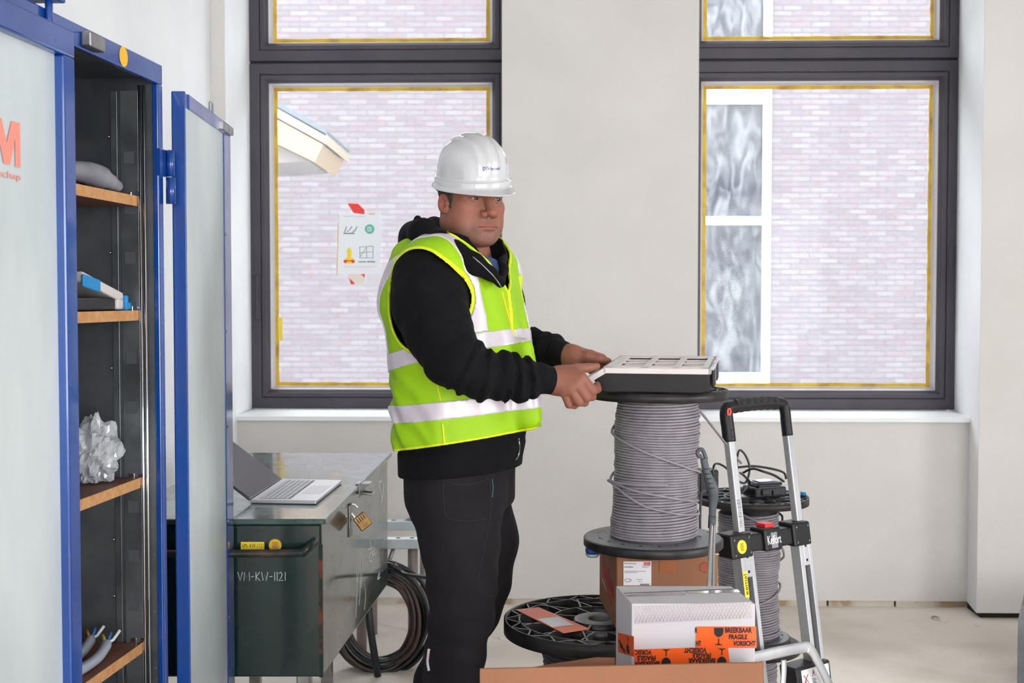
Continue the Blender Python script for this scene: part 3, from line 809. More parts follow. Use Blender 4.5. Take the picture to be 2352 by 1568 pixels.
# ------------------------------------------------------------------ steel trestle with cable coil
tb = U(930, 1235, 4.8)
tr = thing('trestle', 'galvanised steel trestle of perforated rails behind the man and the green chest', 'trestle', (tb.x, 4.9, 0))
m = MB(); zt_ = U(930, 1238, 4.75).z
xa, xb = U(800, 1238, 4.75).x, U(1020, 1238, 4.75).x
m.box((xa, 4.73, zt_ - .035), (xb, 4.78, zt_ + .004)); m.build('rail', M_galv, tr, bevel=.003); m = MB()
m.box((xa, 5.11, zt_ - .035), (xb, 5.16, zt_ + .004)); m.build('rail', M_galv, tr, bevel=.003)
m = MB()
for k in range(8):
    x_ = xa + .03 + k * .055
    for y_ in (4.755, 5.135): m.disc((x_, y_, zt_ + .0048), .010, (0, 0, 1), 12)
m.build('rail_holes', M_dark, tr, fix=False)
for (x_, y_) in ((U(948, 1300, 4.75).x, 4.755), (xa + .05, 4.755), (U(975, 1300, 5.13).x, 5.135), (xa + .05, 5.135)):
    m = MB(); m.cyl((x_, y_, 0), (x_, y_, zt_ - .03), .02, sides=16); m.build('leg', mat('brownish_pipe', (150, 140, 136), .4, metal=.5) if 'brownish_pipe' not in MATS else MATS['brownish_pipe'], tr)
m = MB(); 
m.tube(catmull([U(925, 1212, 5.13), U(938, 1196, 5.13), U(955, 1188, 5.13), U(985, 1186, 5.13), U(1000, 1200, 5.13)], 6), .012, 10)
m.tube([U(905, 1256, 4.75), U(893, 1290, 4.75), U(880, 1330, 4.75)], .008, 8)
m.build('bent_tube', M_steel, tr)

M_cblack = mat('black_cable', (30, 32, 36), .35, coat=.3)
r = random.Random(11)
cc = U(872, 1420, 4.64)
coil = thing('cable_coil', 'thick coil of black cable hanging behind the green chest', 'cable coil', cc)
for part in range(3):
    m = MB()
    for k in range(11):
        a0 = r.uniform(0, 6.28); q_ = r.uniform(0, 1) if part < 2 else r.uniform(0, .35); R0 = .130 + .062 * q_; R1 = .165 + .052 * q_
        cx_ = cc + Vector((r.uniform(-.012, .012), r.uniform(-.03, .03), r.uniform(-.018, .012)))
        pts = []
        for i in range(48):
            t_ = 2 * math.pi * i / 48
            pts.append(cx_ + Vector((R0 * math.cos(t_), .012 * math.sin(2 * t_ + a0) + .05 * math.cos(t_) * (k % 3 - 1) * .3, R1 * math.sin(t_) + .005 * math.sin(3 * t_ + a0))))
        m.tube(pts, .0082, 8, closed=True)
    m.build('cable_loops', (M_cblack, M_cblack, mat('brown_cable', (72, 60, 56), .4))[part], coil)
m = MB(); m.tube(catmull([cc + Vector((.06, 0, .21)), U(925, 1316, 4.58), U(955, 1322, 4.5), U(992, 1329, 4.4), U(1010, 1345, 4.4)], 6), .0075, 8); m.build('cable_end', M_cblack, coil)
m = MB(); m.tube([U(840, 1330, 4.55), U(850, 1440, 4.55), Vector((U(868, 1590, 4.55).x, 4.55, 0))], .014, 8)
tag(m.build('steel_strut', mat('dark_strut', (46, 52, 56), .4, metal=.3), base=U(850, 1470, 4.55)), 'dark slanting bar in front of the cable coil, below the chest', 'bar')
# galvanised corner at the right edge
m = MB(); p = U(2338, 1422, 4.3)
m.hexa([Vector((p.x, 4.3, 0)), Vector((p.x + .5, 4.3, 0)), Vector((p.x + .7, 4.7, 0)), Vector((p.x + .19, 4.7, 0)), Vector((p.x, 4.3, p.z)), Vector((p.x + .5, 4.3, p.z)), Vector((p.x + .7, 4.7, p.z)), Vector((p.x + .19, 4.7, p.z))]); o = m.build('metal_case', M_galv2, bevel=.004, base=(p.x, 4.3, 0)); tag(o, 'scuffed grey metal case cut by the right edge of the view', 'case')
# rubble
r = random.Random(5)
M_deb = mat('plaster_crumb', (232, 230, 226), .9)
labs = ['small white plaster crumb on the floor right of the trolley', 'brown flat chip on the floor right of the trolley, near the wall', 'tiny pale crumb on the floor in front of the right pillar', 'white paper scrap on the floor between the man and the black reel', 'grey flat scrap on the floor beside the black reel']
for i, (px, py, sz, cm) in enumerate(((2166, 1426, .016, M_deb), (2148, 1421, .02, M_skirt), (2245, 1436, .012, M_deb), (1150, 1466, .012, M_deb), (1201, 1477, .022, M_galv2))):
    p = UZ(px, py, 0)
    mb = MB(); pts = [Vector((p.x + sz * math.cos(t) * r.uniform(.7, 1.3), p.y + sz * 1.6 * math.sin(t) * r.uniform(.7, 1.3), 0.001)) for t in [k * 1.05 for k in range(6)]]
    mb.prism(pts, (0, 0, sz * .35)); tag(mb.build('debris', cm, base=p, bevel=.001), labs[i], 'rubble')
# ------------------------------------------------------------------ cable reels
M_reel = mat('reel_black', (24, 24, 27), .45, spec=.4, col2=(44, 42, 42), scale=18, bump=.05)
M_reelrib = mat('reel_rib', (34, 34, 37), .35, col2=(66, 66, 68), scale=30, coat=.3)
M_reeltop = mat('reel_plate', (132, 134, 138), .42, col2=(104, 106, 110), scale=6)
M_gcab = mat('grey_cable', (140, 135, 141), .45, col2=(126, 121, 128), scale=30)
M_dcab = mat('dark_grey_cable', (70, 68, 78), .5)
M_hole = mat('hole', (22, 22, 24), .8)
def rot_xy(a): return Matrix.Rotation(a, 3, 'Z')
def flange_grid(root, c, R, th, up, a0=0.0, hub=True, fine=False):
    """ribbed outside face; c = centre of the outer plane, up=+1 when it faces up"""
    parts = []
    m = MB()
    z0, z1 = (c.z - th, c.z) if up > 0 else (c.z, c.z + th)
    m.lathe([(R - .006, z0 - c.z), (R, z0 - c.z), (R, z1 - c.z), (R - .006, z1 - c.z)], c, 72, closed=True)
    zb_ = z0 if up > 0 else z1 - .004
    m.lathe([(.03, zb_ - c.z), (R - .004, zb_ - c.z), (R - .004, zb_ + .004 - c.z), (.03, zb_ + .004 - c.z)], c, 72, closed=True)
    fl_ = m.build('flange', M_reel, root)
    m = MB(); q0, q1 = (z0 + .003, z1 - .001) if up > 0 else (z0 + .001, z1 - .003)
    def rib(p, q, w=.0022):
        p = Vector(p); q = Vector(q); d = (q - p).normalized(); n_ = Vector((-d.y, d.x)) * w
        P = [p + n_, p - n_, q - n_, q + n_]
        m.hexa([Vector((c.x + s_.x, c.y + s_.y, q0)) for s_ in P] + [Vector((c.x + s_.x, c.y + s_.y, q1)) for s_ in P])
    def pol(r_, a_): return Vector((r_ * math.cos(a_), r_ * math.sin(a_)))
    for rr in (R * .84, R * .5, R * .26):
        m.lathe([(rr - .002, q0 - c.z), (rr + .002, q0 - c.z), (rr + .002, q1 - c.z), (rr - .002, q1 - c.z)], c, 64, closed=True)
    n = 36
    for k in range(n):
        a_ = a0 + 2 * math.pi * k / n; b_ = a0 + 2 * math.pi * (k + 1) / n
        rib(pol(R * .84, a_), pol(R - .004, b_)) if k % 2 else rib(pol(R * .84, b_), pol(R - .004, a_))
    for k in range(24):
        a_ = a0 + 2 * math.pi * k / 24
        rib(pol(R * .5, a_), pol(R * .84, a_ + (.22 if k % 2 else -.12)))
    for k in range(8):
        a_ = a0 + 2 * math.pi * k / 8; rib(pol(R * .26, a_), pol(R * .5, a_ + .1))
    m.build('ribs', M_reelrib, fl_)
    m = MB()
    m.lathe([(R * .12, q0 - c.z), (R * .26, q0 - c.z), (R * .26, q1 - c.z + .0005), (R * .12, q1 - c.z + .0005)], c, 40, closed=True)
    m.build('hub', M_reeltop, fl_, bevel=.001)
    return fl_
def flange_plate(root, c, R, th, rw, seed):
    """smooth inner face looking up, c = centre of the upper plane"""
    m = MB()
    m.lathe([(0.03, -th), (R - .003, -th), (R, -th + .003), (R, -.003), (R - .003, 0), (.03, 0)], c, 72, closed=True)
    fl_ = m.build('flange', M_reeltop if False else M_reel, root)
    m = MB(); m.lathe([(rw * .8, .0006), (R - .006, .0006)], c, 72); m.build('flange_face', M_reeltop, fl_, fix=False)
    m = MB(); r = random.Random(seed)
    for k in range(46):
        a_ = k * 2.39996; rr = rw + .01 + (R - rw - .025) * ((k * .618) % 1)
        m.disc(Vector(c) + Vector((rr * math.cos(a_), rr * math.sin(a_), .0011)), .0022 if k % 4 else .0048, (0, 0, 1), 10)
    m.build('flange_holes', M_hole, fl_, fix=False)
    return fl_
def winding(root, c, z0, z1, rfn, cr, material, seed, seg=40, lean=(0, 0), name='cable_winding', zw=.0):
    r = random.Random(seed); m = MB()
    turns = int((z1 - z0) / (cr * 2.02)); pts = []
    ph = [r.uniform(0, 6.28) for _ in range(turns + 3)]; am = [r.uniform(-.0016, .0022) for _ in range(turns + 3)]
    for i in range(turns * seg + 1):
        t = i / seg; k = int(t); f_ = t - k; a_ = 2 * math.pi * t
        z = z0 + cr + (z1 - z0 - 2 * cr) * t / turns
        dr = am[k] * (1 - f_) + am[k + 1] * f_
        rr = rfn((z - z0) / (z1 - z0)) + dr + .0012 * math.sin(2 * a_ + ph[k] * .3)
        sl = (z - z0) / (z1 - z0)
        pts.append(Vector((c[0] + lean[0] * sl + rr * math.cos(a_), c[1] + lean[1] * sl + rr * math.sin(a_), z + zw * math.sin(a_ + 1 + sl * 6) * min(1, 6 * sl) * min(1, 6 * (1 - sl)))))
    m.tube(pts, cr, 7, up=(0, 0, 1))
    o = m.build(name, material, root)
    m = MB(); prof = [(rfn(k / 12) - cr * .9, z0 + (z1 - z0) * k / 12) for k in range(13)]
    def fn(u, v):
        k = v * 12; rr = rfn(v) - cr * .8; a_ = 2 * math.pi * u
        return Vector((c[0] + lean[0] * v + rr * math.cos(a_), c[1] + lean[1] * v + rr * math.sin(a_), z0 + (z1 - z0) * v))
    m.grid(fn, 48, 13, closeu=True); m.build('winding_core', M_dcab, root)
    return o
def wrap(root, c, rfn, z0, z1, keys, cr, material, lean=(0, 0)):
    """stray loop on the winding; keys = (angle deg, z, extra radius)"""
    K = [(math.radians(a_), z, e) for a_, z, e in keys]; pts = []
    for i in range(len(K) - 1):
        for k in range(12):
            t = k / 12; a_ = K[i][0] * (1 - t) + K[i + 1][0] * t; z = K[i][1] * (1 - t) + K[i + 1][1] * t; e = K[i][2] * (1 - t) + K[i + 1][2] * t
            v = (z - z0) / (z1 - z0); rr = rfn(v) + e
            pts.append(Vector((c[0] + lean[0] * v + rr * math.cos(a_), c[1] + lean[1] * v + rr * math.sin(a_), z)))
    m = MB(); m.tube(pts, cr, 8); return m.build('loose_loop', material, root)

# upright grey cable reel, carrying the organiser box
c1 = U(1500, 1232, 3.0); c1t = U(1513, 904, 3.0)
R1 = (U(1660, 1232, 3.0).x - U(1341, 1232, 3.0).x) / 2
reelA = thing('cable_reel', 'tall black reel wound with grey cable, standing on a brown carton', 'cable reel', (c1.x, c1.y, c1.z - .022), 'cable reels')
flange_plate(reelA, c1, R1, .022, .105, 4)
ctop = Vector((c1t.x, c1t.y, U(1513, 893, 3.0).z))
flange_grid(reelA, ctop, R1 * .985, .022, 1, .2)
rwA = (U(1597, 1100, 3.0).x - U(1408, 1100, 3.0).x) / 2 - .001
ccA = (U(1502, 1100, 3.0).x, 3.0)
rfA = lambda v: rwA + .0035 * math.sin(v * 9 + 1) - .004 * v + .004 * math.exp(-((v - .42) / .12) ** 2)
zA0, zA1 = c1.z + .001, ctop.z - .022
leanA = (U(1511, 930, 3.0).x - ccA[0], 0)
winding(reelA, ccA, zA0, zA1, rfA, .00335, M_gcab, 2, lean=leanA, zw=.0035)
def zA(py): return U(1500, py, 2.92).z
wrap(reelA, ccA, rfA, zA0, zA1, [(-200, zA(985), .003), (-172, zA(1000), .012), (-140, zA(1018), .006), (-90, zA(1050), .0062), (-45, zA(1078), .0062), (-12, zA(1092), .01), (20, zA(1100), .004)], .0034, M_gcab, leanA)
wrap(reelA, ccA, rfA, zA0, zA1, [(-80, zA(1110), .005), (-140, zA(1112), .008), (-176, zA(1113), .018), (-150, zA(1118), .008), (-90, zA(1135), .0062), (-40, zA(1152), .0062), (-5, zA(1160), .006), (10, zA(1162), .004)], .0034, M_gcab, leanA)
wrap(reelA, ccA, rfA, zA0, zA1, [(-190, zA(1098), .004), (-170, zA(1112), .016), (-150, zA(1128), .008), (-110, zA(1160), .0062), (-60, zA(1180), .0062), (-15, zA(1188), .007), (10, zA(1185), .004)], .0034, M_gcab, leanA)
# loose end running off to the right, hanging behind the trolley
m = MB(); m.tube(catmull([U(1600, 935, 3.03), U(1625, 965, 3.1), U(1660, 1010, 3.3), U(1702, 1063, 3.5)], 6), .0032, 8); m.build('cable_end', M_gcab, reelA)
# blue cap under the rim
c = U(1361, 1263, 2.97)
t = thing('blue_cap', 'small round blue cap hanging under the left rim of the tall grey reel', 'cap', c)
m = MB(); m.grid(lambda u, v: c + Vector((.018 * math.cos(2 * math.pi * u) * math.cos(math.pi * (v - .5) * .99), .018 * math.sin(2 * math.pi * u) * math.cos(math.pi * (v - .5) * .99), .015 * math.sin(math.pi * (v - .5) * .99))), 24, 12, closeu=True)
m.build('cap_body', mat('deep_blue', (28, 62, 128), .35), t)
m = MB(); m.lathe([(.0165, -.008), (.0178, -.011), (.013, -.0165), (.0, -.018)], c, 24); m.build('clear_rim', mat('clear_rim', (150, 165, 170), .2), t)

# brown carton under it
zc1 = c1.z - .0225
M_card = mat('cardboard', (146, 100, 72), .8, col2=(136, 92, 65), scale=4, bump=.1, bscale=200)
M_card_l = mat('cardboard_light', (208, 180, 152), .8, col2=(198, 168, 140), scale=4)
M_tape = mat('packing_tape', (160, 94, 58), .25, coat=.4)
M_label = mat('white_label', (226, 224, 228), .5)
M_redp = mat('red_print', (190, 40, 52), .6)
zf2 = U(1416, 1448, 2.914).z
x0 = U(1416, 1300, 2.914).x; x1 = U(1649, 1300, 2.914).x
ca = thing('carton', 'brown cardboard carton with a white label, under the tall grey cable reel', 'box', ((x0 + x1) / 2, 3.06, zf2), 'cartons')
xb0 = U(1377, 1300, 3.22).x
m = MB(); m.hexa([Vector((x0, 2.914, zf2)), Vector((x1, 2.914, zf2)), Vector((x1 - .01, 3.22, zf2)), Vector((xb0, 3.22, zf2)), Vector((x0, 2.914, zc1)), Vector((x1, 2.914, zc1)), Vector((x1 - .01, 3.22, zc1)), Vector((xb0, 3.22, zc1))])
m.build('carton_body', M_card, ca, bevel=.003)
def cf(px, py): return U(px, py, 2.913)
m = MB(); m.add([cf(1432, 1289), cf(1496, 1289), cf(1496, 1344), cf(1432, 1344)], [(0, 1, 2, 3)]); lb = m.build('label', M_label, ca, fix=False)
m = MB()
E = Vector((1, 0, 0)); Z = Vector((0, 0, 1))
def cfo(px, py): return U(px, py, 2.9122)
pxm = 2.914 / F
put_text(m, 'Electrical actuator', cfo(1434, 1295), E, Z, width=28 * pxm, height=3.2 * pxm, size=.01)
put_text(m, '003Z8504', cfo(1434, 1303.5), E, Z, width=20 * pxm, height=3.4 * pxm, size=.01)
put_text(m, 'Multipack', cfo(1462, 1332), E, Z, width=14 * pxm, height=2.6 * pxm, size=.01)
put_text(m, '20 pcs', cfo(1466, 1336.5), E, Z, width=10 * pxm, height=2.6 * pxm, size=.01)
for k, (xa_, xb_, yy) in enumerate(((1434, 1484, 1312), (1434, 1464, 1315), (1475, 1493, 1300), (1475, 1490, 1303))): rect(m, cfo(xa_, yy), E, Z, 0, 0, (xb_ - xa_) * pxm, .7 * pxm)
for k in range(14): rect(m, cfo(1471 + k * 1.5, 1344), E, Z, 0, 0, .8 * pxm, 4 * pxm)
m.tube([cfo(1442, 1332) + Vector((.008 * math.cos(t), 0, .0035 * math.sin(t))) for t in [k * .4 for k in range(16)]], .0004, 4, closed=True)
m.build('lettering', M_ink, lb, fix=False)
m = MB(); m.add([cfo(1479, 1291), cfo(1494, 1291), cfo(1494, 1298), cfo(1479, 1298)], [(0, 1, 2, 3)]); m.build('red_logo', M_redp, lb, fix=False)
m = MB(); put_text(m, 'Danfoss', U(1480.5, 1296.6, 2.9116), E, Z, width=12 * pxm, height=4 * pxm, size=.01); m.build('lettering', M_label, lb, fix=False)
# script logo on the side
SNm = Vector((-(3.22 - 2.914), xb0 - x0, 0)).normalized()
if SNm.x > 0: SNm = -SNm
sdir = Vector((x0 - xb0, 2.914 - 3.22, 0)).normalized()
m = MB(); pc = Vector((x0, 2.914, 0)) + Vector((xb0 - x0, .306, 0)) * .80 + SNm * .0012
put_text(m, 'Danfoss', Vector((pc.x, pc.y, zf2 + .085)), (sdir + Vector((0, 0, -.12))), Vector((0, 0, 1)), width=.20, height=.055, size=.1, bold=.003); 
m.tube([Vector((pc.x, pc.y, zf2 + .072)) , Vector((pc.x, pc.y, zf2 + .072)) + sdir * .18 + Vector((0, 0, -.022))], .002, 4); m.build('lettering', M_redp, ca, fix=False)
m = MB()
hc = cfo(1618, 1303)
for k in range(6):
    a_ = math.radians(60 * k + 30); b_ = math.radians(60 * k + 90)
    m.tube([hc + Vector((.013 * math.cos(a_), 0, .013 * math.sin(a_))), hc + Vector((.013 * math.cos(b_), 0, .013 * math.sin(b_)))], .0006, 4)
for k in range(3): rect(m, hc + Vector((-.006, 0, -.005 + k * .004)), E, Z, 0, 0, .012, .0018)
m.build('recycling_mark', M_redp, ca, fix=False)
m = MB(); m.add([cf(1515, 1285), cf(1552, 1285), cf(1552, 1315), cf(1515, 1315)], [(0, 1, 2, 3)]); m.build('tape', M_tape, ca, fix=False)
m = MB(); zz = zc1 + .0; m.hexa([Vector((x0 - .003, 2.911, zz - .004)), Vector((x1 + .002, 2.911, zz - .004)), Vector((x1 + .002, 2.945, zz - .004)), Vector((x0 - .003, 2.945, zz - .004)), Vector((x0 - .003, 2.911, zz - .001)), Vector((x1 + .002, 2.911, zz - .001)), Vector((x1 + .002, 2.945, zz - .001)), Vector((x0 - .003, 2.945, zz - .001))]); m.build('top_flap', M_card_l, ca)

# big black reel, lower left
cB = UZ(1378, 1419, zf2 - .0015)
RB = cB.x - UP(1157, 1419, cB, Vector((0, 1, 0))).x
reelB = thing('cable_reel', 'wide black ribbed reel with an orange plate, lying under the labelled carton', 'cable reel', (cB.x, cB.y, 0), 'cable reels')
THB = .034
flB = flange_grid(reelB, cB, RB, THB, 1, .35)
HB = cB.z / 2
rfB = lambda v: RB * .60 + .01 * math.sin(v * 7)
winding(reelB, (cB.x, cB.y), HB + .02, cB.z - THB, rfB, .0068, M_dcab, 9, zw=.006, seg=32)
flange_plate(reelB, Vector((cB.x, cB.y, HB + .02)), RB, .026, RB * .5, 8)
reelB2 = thing('cable_reel', 'lowest black reel of dark cable on the floor, underneath the wide ribbed reel', 'cable reel', (cB.x, cB.y, 0), 'cable reels')
flange_plate(reelB2, Vector((cB.x, cB.y, .027)), RB, .026, RB * .5, 12)
winding(reelB2, (cB.x, cB.y), .028, HB - .03, lambda v: RB * .62, .0068, M_dcab, 10, seg=28)
flange_grid(reelB2, Vector((cB.x, cB.y, HB - .0065)), RB, .022, 1, .1)
# orange plate on the flange
zB = cB.z + .0008
op = [UZ(1185, 1400, zB), UZ(1238, 1394.5, zB), UZ(1354, 1443.5, zB), UZ(1293, 1453, zB)]
m = MB(); m.prism([q - Vector((0, 0, .0015)) for q in op], (0, 0, .0022)); pl = m.build('orange_plate', mat('orange_plate', (236, 112, 62), .45, col2=(226, 100, 56), scale=9), flB, bevel=.0005)
wp = [UZ(1234, 1421, zB + .001), UZ(1283, 1416, zB + .001), UZ(1318, 1435, zB + .001), UZ(1268, 1440, zB + .001)]
m = MB(); m.add([q + Vector((0, 0, .0003)) for q in wp], [(0, 1, 2, 3)]); m.build('paper_label', M_label, flB, fix=False)

# rear reels
cC = U(1728, 1138, 3.9)
RC = (U(1855, 1138, 3.9).x - U(1600, 1138, 3.9).x) / 2
cCb = U(1722, 1458, 3.9)
reelC = thing('cable_reel', 'rear grey cable reel behind the trolley, with black gear on its top', 'cable reel', (cCb.x, 3.9, cCb.z - .022), 'cable reels')
flange_grid(reelC, cC, RC, .022, 1, .5)
rC = (U(1786, 1300, 3.9).x - U(1652, 1300, 3.9).x) / 2
ccC = (U(1718, 1300, 3.9).x, 3.9)
rfC = lambda v: rC + .003 * math.sin(v * 12) + (.006 if v < .05 else 0)
winding(reelC, ccC, cCb.z + .001, cC.z - .05, rfC, .0039, M_gcab, 21, zw=.004)
m = MB(); m.lathe([(rC * .9, cC.z - .055), (rC * .97, cC.z - .022)], (ccC[0], ccC[1], 0), 40); m.build('reel_core', M_reel, reelC, fix=False)
def zC(py): return U(1720, py, 3.83).z
z0_, z1_ = cCb.z, cC.z - .05
wrap(reelC, ccC, rfC, z0_, z1_, [(-120, zC(1175), .005), (-90, zC(1190), .006), (-60, zC(1215), .006), (-30, zC(1230), .006)], .0038, M_gcab)
wrap(reelC, ccC, rfC, z0_, z1_, [(-60, zC(1240), .004), (-20, zC(1212), .012), (5, zC(1195), .02), (30, zC(1180), .004)], .0038, M_dcab)
wrap(reelC, ccC, rfC, z0_, z1_, [(-70, zC(1248), .004), (-25, zC(1260), .012), (0, zC(1290), .018), (30, zC(1320), .004)], .0038, M_gcab)
wrap(reelC, ccC, rfC, z0_, z1_, [(-100, zC(1392), .004), (-45, zC(1370), .008), (-5, zC(1352), .012), (25, zC(1345), .004)], .0038, M_gcab)
flange_plate(reelC, cCb, (U(1814, 1458, 3.9).x - U(1630, 1458, 3.9).x) / 2, .022, rC, 14)
reelD = thing('cable_reel', 'bottom grey cable reel seen between the bars of the toe plate', 'cable reel', (cCb.x, 3.9, 0), 'cable reels')
flange_plate(reelD, Vector((cCb.x, 3.9, .024)), RC * .98, .022, rC, 15)
winding(reelD, (cCb.x - .01, 3.9), .025, cCb.z - .046, lambda v: rC * .98, .0039, M_gcab, 23)
m = MB(); m.lathe([(.03, cCb.z - .045), (RC * .9, cCb.z - .045), (RC * .9, cCb.z - .0235), (.03, cCb.z - .0235)], (cCb.x, 3.9, 0), 48, closed=True); m.build('flange', M_reel, reelD)

# gear on the rear reel
zt_ = cC.z + .001
def onC(px, py, dz=0): return UZ(px, py, zt_ + dz)
p = Vector((U(1762, 1120, 3.85).x, 3.88, zt_))
t = thing('power_adapter', 'black power adapter with a clear lid on the rear cable reel', 'adapter', p)
Mr = Matrix.Rotation(math.radians(22), 4, 'Z'); Mt = Matrix.Translation(p) @ Mr
m = MB(); m.box((-.062, -.04, .001), (.055, .04, .036), Mt); m.box((-.05, -.034, .036), (.045, .034, .050), Mt); m.build('body', mat('gloss_black', (34, 34, 40), .22, coat=.6), t, bevel=.008)
m = MB(); m.box((-.04, -.047, .012), (-.015, -.039, .03), Mt); m.box((0, -.046, .01), (.03, -.039, .026), Mt); m.build('socket', M_black, t, bevel=.002)
m = MB(); m.box((-.035, -.022, .0505), (.028, .022, .0525), Mt); m.build('cover', mat('pale_cover', (150, 160, 190), .15, coat=.8), t, bevel=.001)
p = Vector((U(1622, 1100, 3.9).x, 3.9, zt_))
t = thing('battery_charger', 'square black box behind the hooked handle, at the left of the rear reel top', 'charger', p)
m = MB(); m.box((p.x - .025, 3.87, zt_), (p.x + .035, 3.93, zt_ + .085)); m.build('case', M_black, t, bevel=.004)
m = MB(); m.box((p.x - .002, 3.866, zt_ + .01), (p.x + .028, 3.871, zt_ + .05)); m.build('door', mat('charcoal', (52, 54, 58), .35), t, bevel=.002)
m = MB(); m.box((p.x + .02, 3.88, zt_ + .084), (p.x + .028, 3.89, zt_ + .1)); m.build('knob', M_steel, t, bevel=.002)
# black lead looping over the gear
m = MB()
Dq = 3.8
m.tube(catmull([U(1638, 1092, 3.85), U(1640, 1068, 3.85), U(1652, 1065, 3.8), U(1672, 1078, 3.78), U(1690, 1100, 3.78), U(1712, 1108, 3.78), U(1722, 1075, 3.8), U(1712, 1045, 3.8), U(1698, 1034, 3.8), U(1693, 1060, 3.78), U(1695, 1110, 3.78), U(1702, 1132, 3.78), U(1722, 1110, 3.78), U(1712, 1095, 3.75), U(1700, 1085, 3.78)], 8), .0035, 8)
m.tube(catmull([U(1694, 1073, 3.82), U(1730, 1070, 3.86), U(1772, 1076, 3.9), U(1800, 1085, 3.95), U(1806, 1100, 3.95)], 8), .004, 8)
m.tube(catmull([U(1706, 1086, 3.8), U(1728, 1076, 3.75), U(1755, 1083, 3.72), U(1780, 1092, 3.75), U(1800, 1105, 3.8)], 8), .004, 8)
tag(m.build('power_lead', M_cblack, base=U(1700, 1100, 3.8)), 'thin black lead looping above the rear cable reel', 'cable')
p = onC(1838, 1138)
t = thing('knife', 'small white and blue blade lying on the right rim of the rear reel', 'tool', p)
m = MB(); m.tube([p + Vector((-.03, -.005, .012)), p + Vector((.0, 0, .005))], [.004, .006], 8); m.build('blade', mat('cream', (222, 216, 200), .5), t)
m = MB(); m.tube([p + Vector((0, 0, .006)), p + Vector((.018, 0, .005))], [.007, .006], 8); m.build('grip', mat('blue_grip', (24, 110, 160), .5), t)
# dark cable hanging left of rear reel
m = MB(); m.tube(catmull([U(1621, 1128, 3.75), U(1612, 1132, 3.74), U(1609, 1160, 3.74), U(1608, 1215, 3.74), U(1611, 1300, 3.74)], 6), .004, 8)
tag(m.build('hanging_cable', M_dcab, base=U(1608, 1200, 3.74)), 'short grey cable hanging over the left rim of the rear reel', 'cable')

# hooked telescopic handle
hk = U(1635, 1340, 2.70)
t = thing('telescopic_pole', 'chrome telescopic pole with a dark grey hooked handle, before the labelled carton', 'pole', hk)
M_hk = mat('hook_grey', (70, 74, 79), .45, col2=(60, 64, 70), scale=30)
D_ = 2.72
m = MB(); m.tube(catmull([U(1612, 1046, D_), U(1606, 1048, D_), U(1602, 1041, D_), U(1604, 1034, D_), U(1612, 1032, D_), U(1617, 1040, D_), U(1622, 1055, D_)], 5), .0045, 10)
m.tube(catmull([U(1616, 1052, D_), U(1620, 1072, D_), U(1626, 1092, D_), U(1632, 1108, D_), U(1638, 1125, D_), U(1639, 1145, D_), U(1637, 1165, D_), U(1636, 1187, D_)], 5), [.0078 + .0045 * math.exp(-((k - 19) / 9.) ** 2) for k in range(36)], 14, sx=.7)
m.build('hook_grip', M_hk, t)
m = MB()
for k in range(5): 
    q = U(1622 + k * 3.2, 1078 + k * 11, D_ - .012); m.tube([q + Vector((-.006, 0, 0)), q + Vector((.006, 0, .001))], .0009, 5)
m.build('grip_ridges', M_black, t)
zlow = .012
def pole(px0, px1, r_, mm, nm):
    m = MB(); a_ = U(px0, 1185, D_); b_ = U(px1, 1345, 2.69); e = a_ + (b_ - a_) * ((a_.z - zlow) / (a_.z - b_.z)); m.cyl(a_, e, r_, sides=16); m.build(nm, mm, t)
pole(1635.5, 1629, .0058, M_chrome, 'tube'); pole(1641, 1638, .0035, M_chrome, 'rod')
m = MB(); m.cyl(U(1636, 1184, D_), U(1635, 1212, D_), .009, sides=16); m.build('collar', M_hk, t)

# ------------------------------------------------------------------ white carton and the big brown carton
M_wcard = mat('white_cardboard', (196, 192, 196), .7, col2=(189, 185, 189), scale=5)
M_orange = mat('orange_tape', (244, 96, 30), .35, coat=.3)
Df = 2.34; Db = Df * 1.062
zT = U(1451, 1386, Df).z; zB_ = .656
xl, xr = U(1451, 1386, Df).x, U(1735, 1381, Df).x; xlb, xrb = U(1415, 1346, Db).x, U(1679, 1340, Db).x
wb = thing('carton', 'white cardboard carton with orange fragile tape, on the open brown carton', 'box', ((xl + xr) / 2, (Df + Db) / 2, zB_), 'cartons')
V = [Vector((xl, Df, zB_)), Vector((xr, Df, zB_)), Vector((xrb, Db, zB_)), Vector((xlb, Db, zB_))]
V = V + [Vector((q.x, q.y, zT)) for q in V]
m = MB(); m.hexa(V); m.build('carton_body', M_wcard, wb, bevel=.0015)
def wf(px, py, e=.0006): return U(px, py, Df - e)
def wsd(px, py, e=.0006):
    n_ = Vector((-(V[3] - V[0]).y, (V[3] - V[0]).x, 0)).normalized()
    if n_.x > 0: n_ = -n_
    return UP(px, py, V[0] + n_ * e, n_)
def wt(px, py, e=.0006): return UZ(px, py, zT + e)
m = MB(); m.add([wf(1455, 1391), wf(1726, 1382), wf(1727, 1420), wf(1458, 1433)], [(0, 1, 2, 3)]); m.build('patterned_tape', mat('faint_tape', (182, 175, 179), .3, coat=.3), wb, fix=False)
m = MB(); r = random.Random(2)
for k in range(34):
    x = 1458 + k * 8
    for sg in (1, -1):
        xa_, xb_ = (x, x + 20) if sg > 0 else (x + 20, x)
        if xb_ > 1726 or xa_ > 1726: continue
        ya = 1391 - (xa_ - 1455) * .033 + 1; yb = 1430 - (xb_ - 1455) * .045 
        m.tube([wf(xa_, ya, .0008), wf(xb_, yb, .0008)], .0004, 4)
m.build('tape_pattern', mat('tape_lines', (200, 194, 197), .4), wb, fix=False)
m = MB(); m.add([wf(1598, 1438), wf(1737, 1438), wf(1738, 1488), wf(1598, 1486)], [(0, 1, 2, 3)])
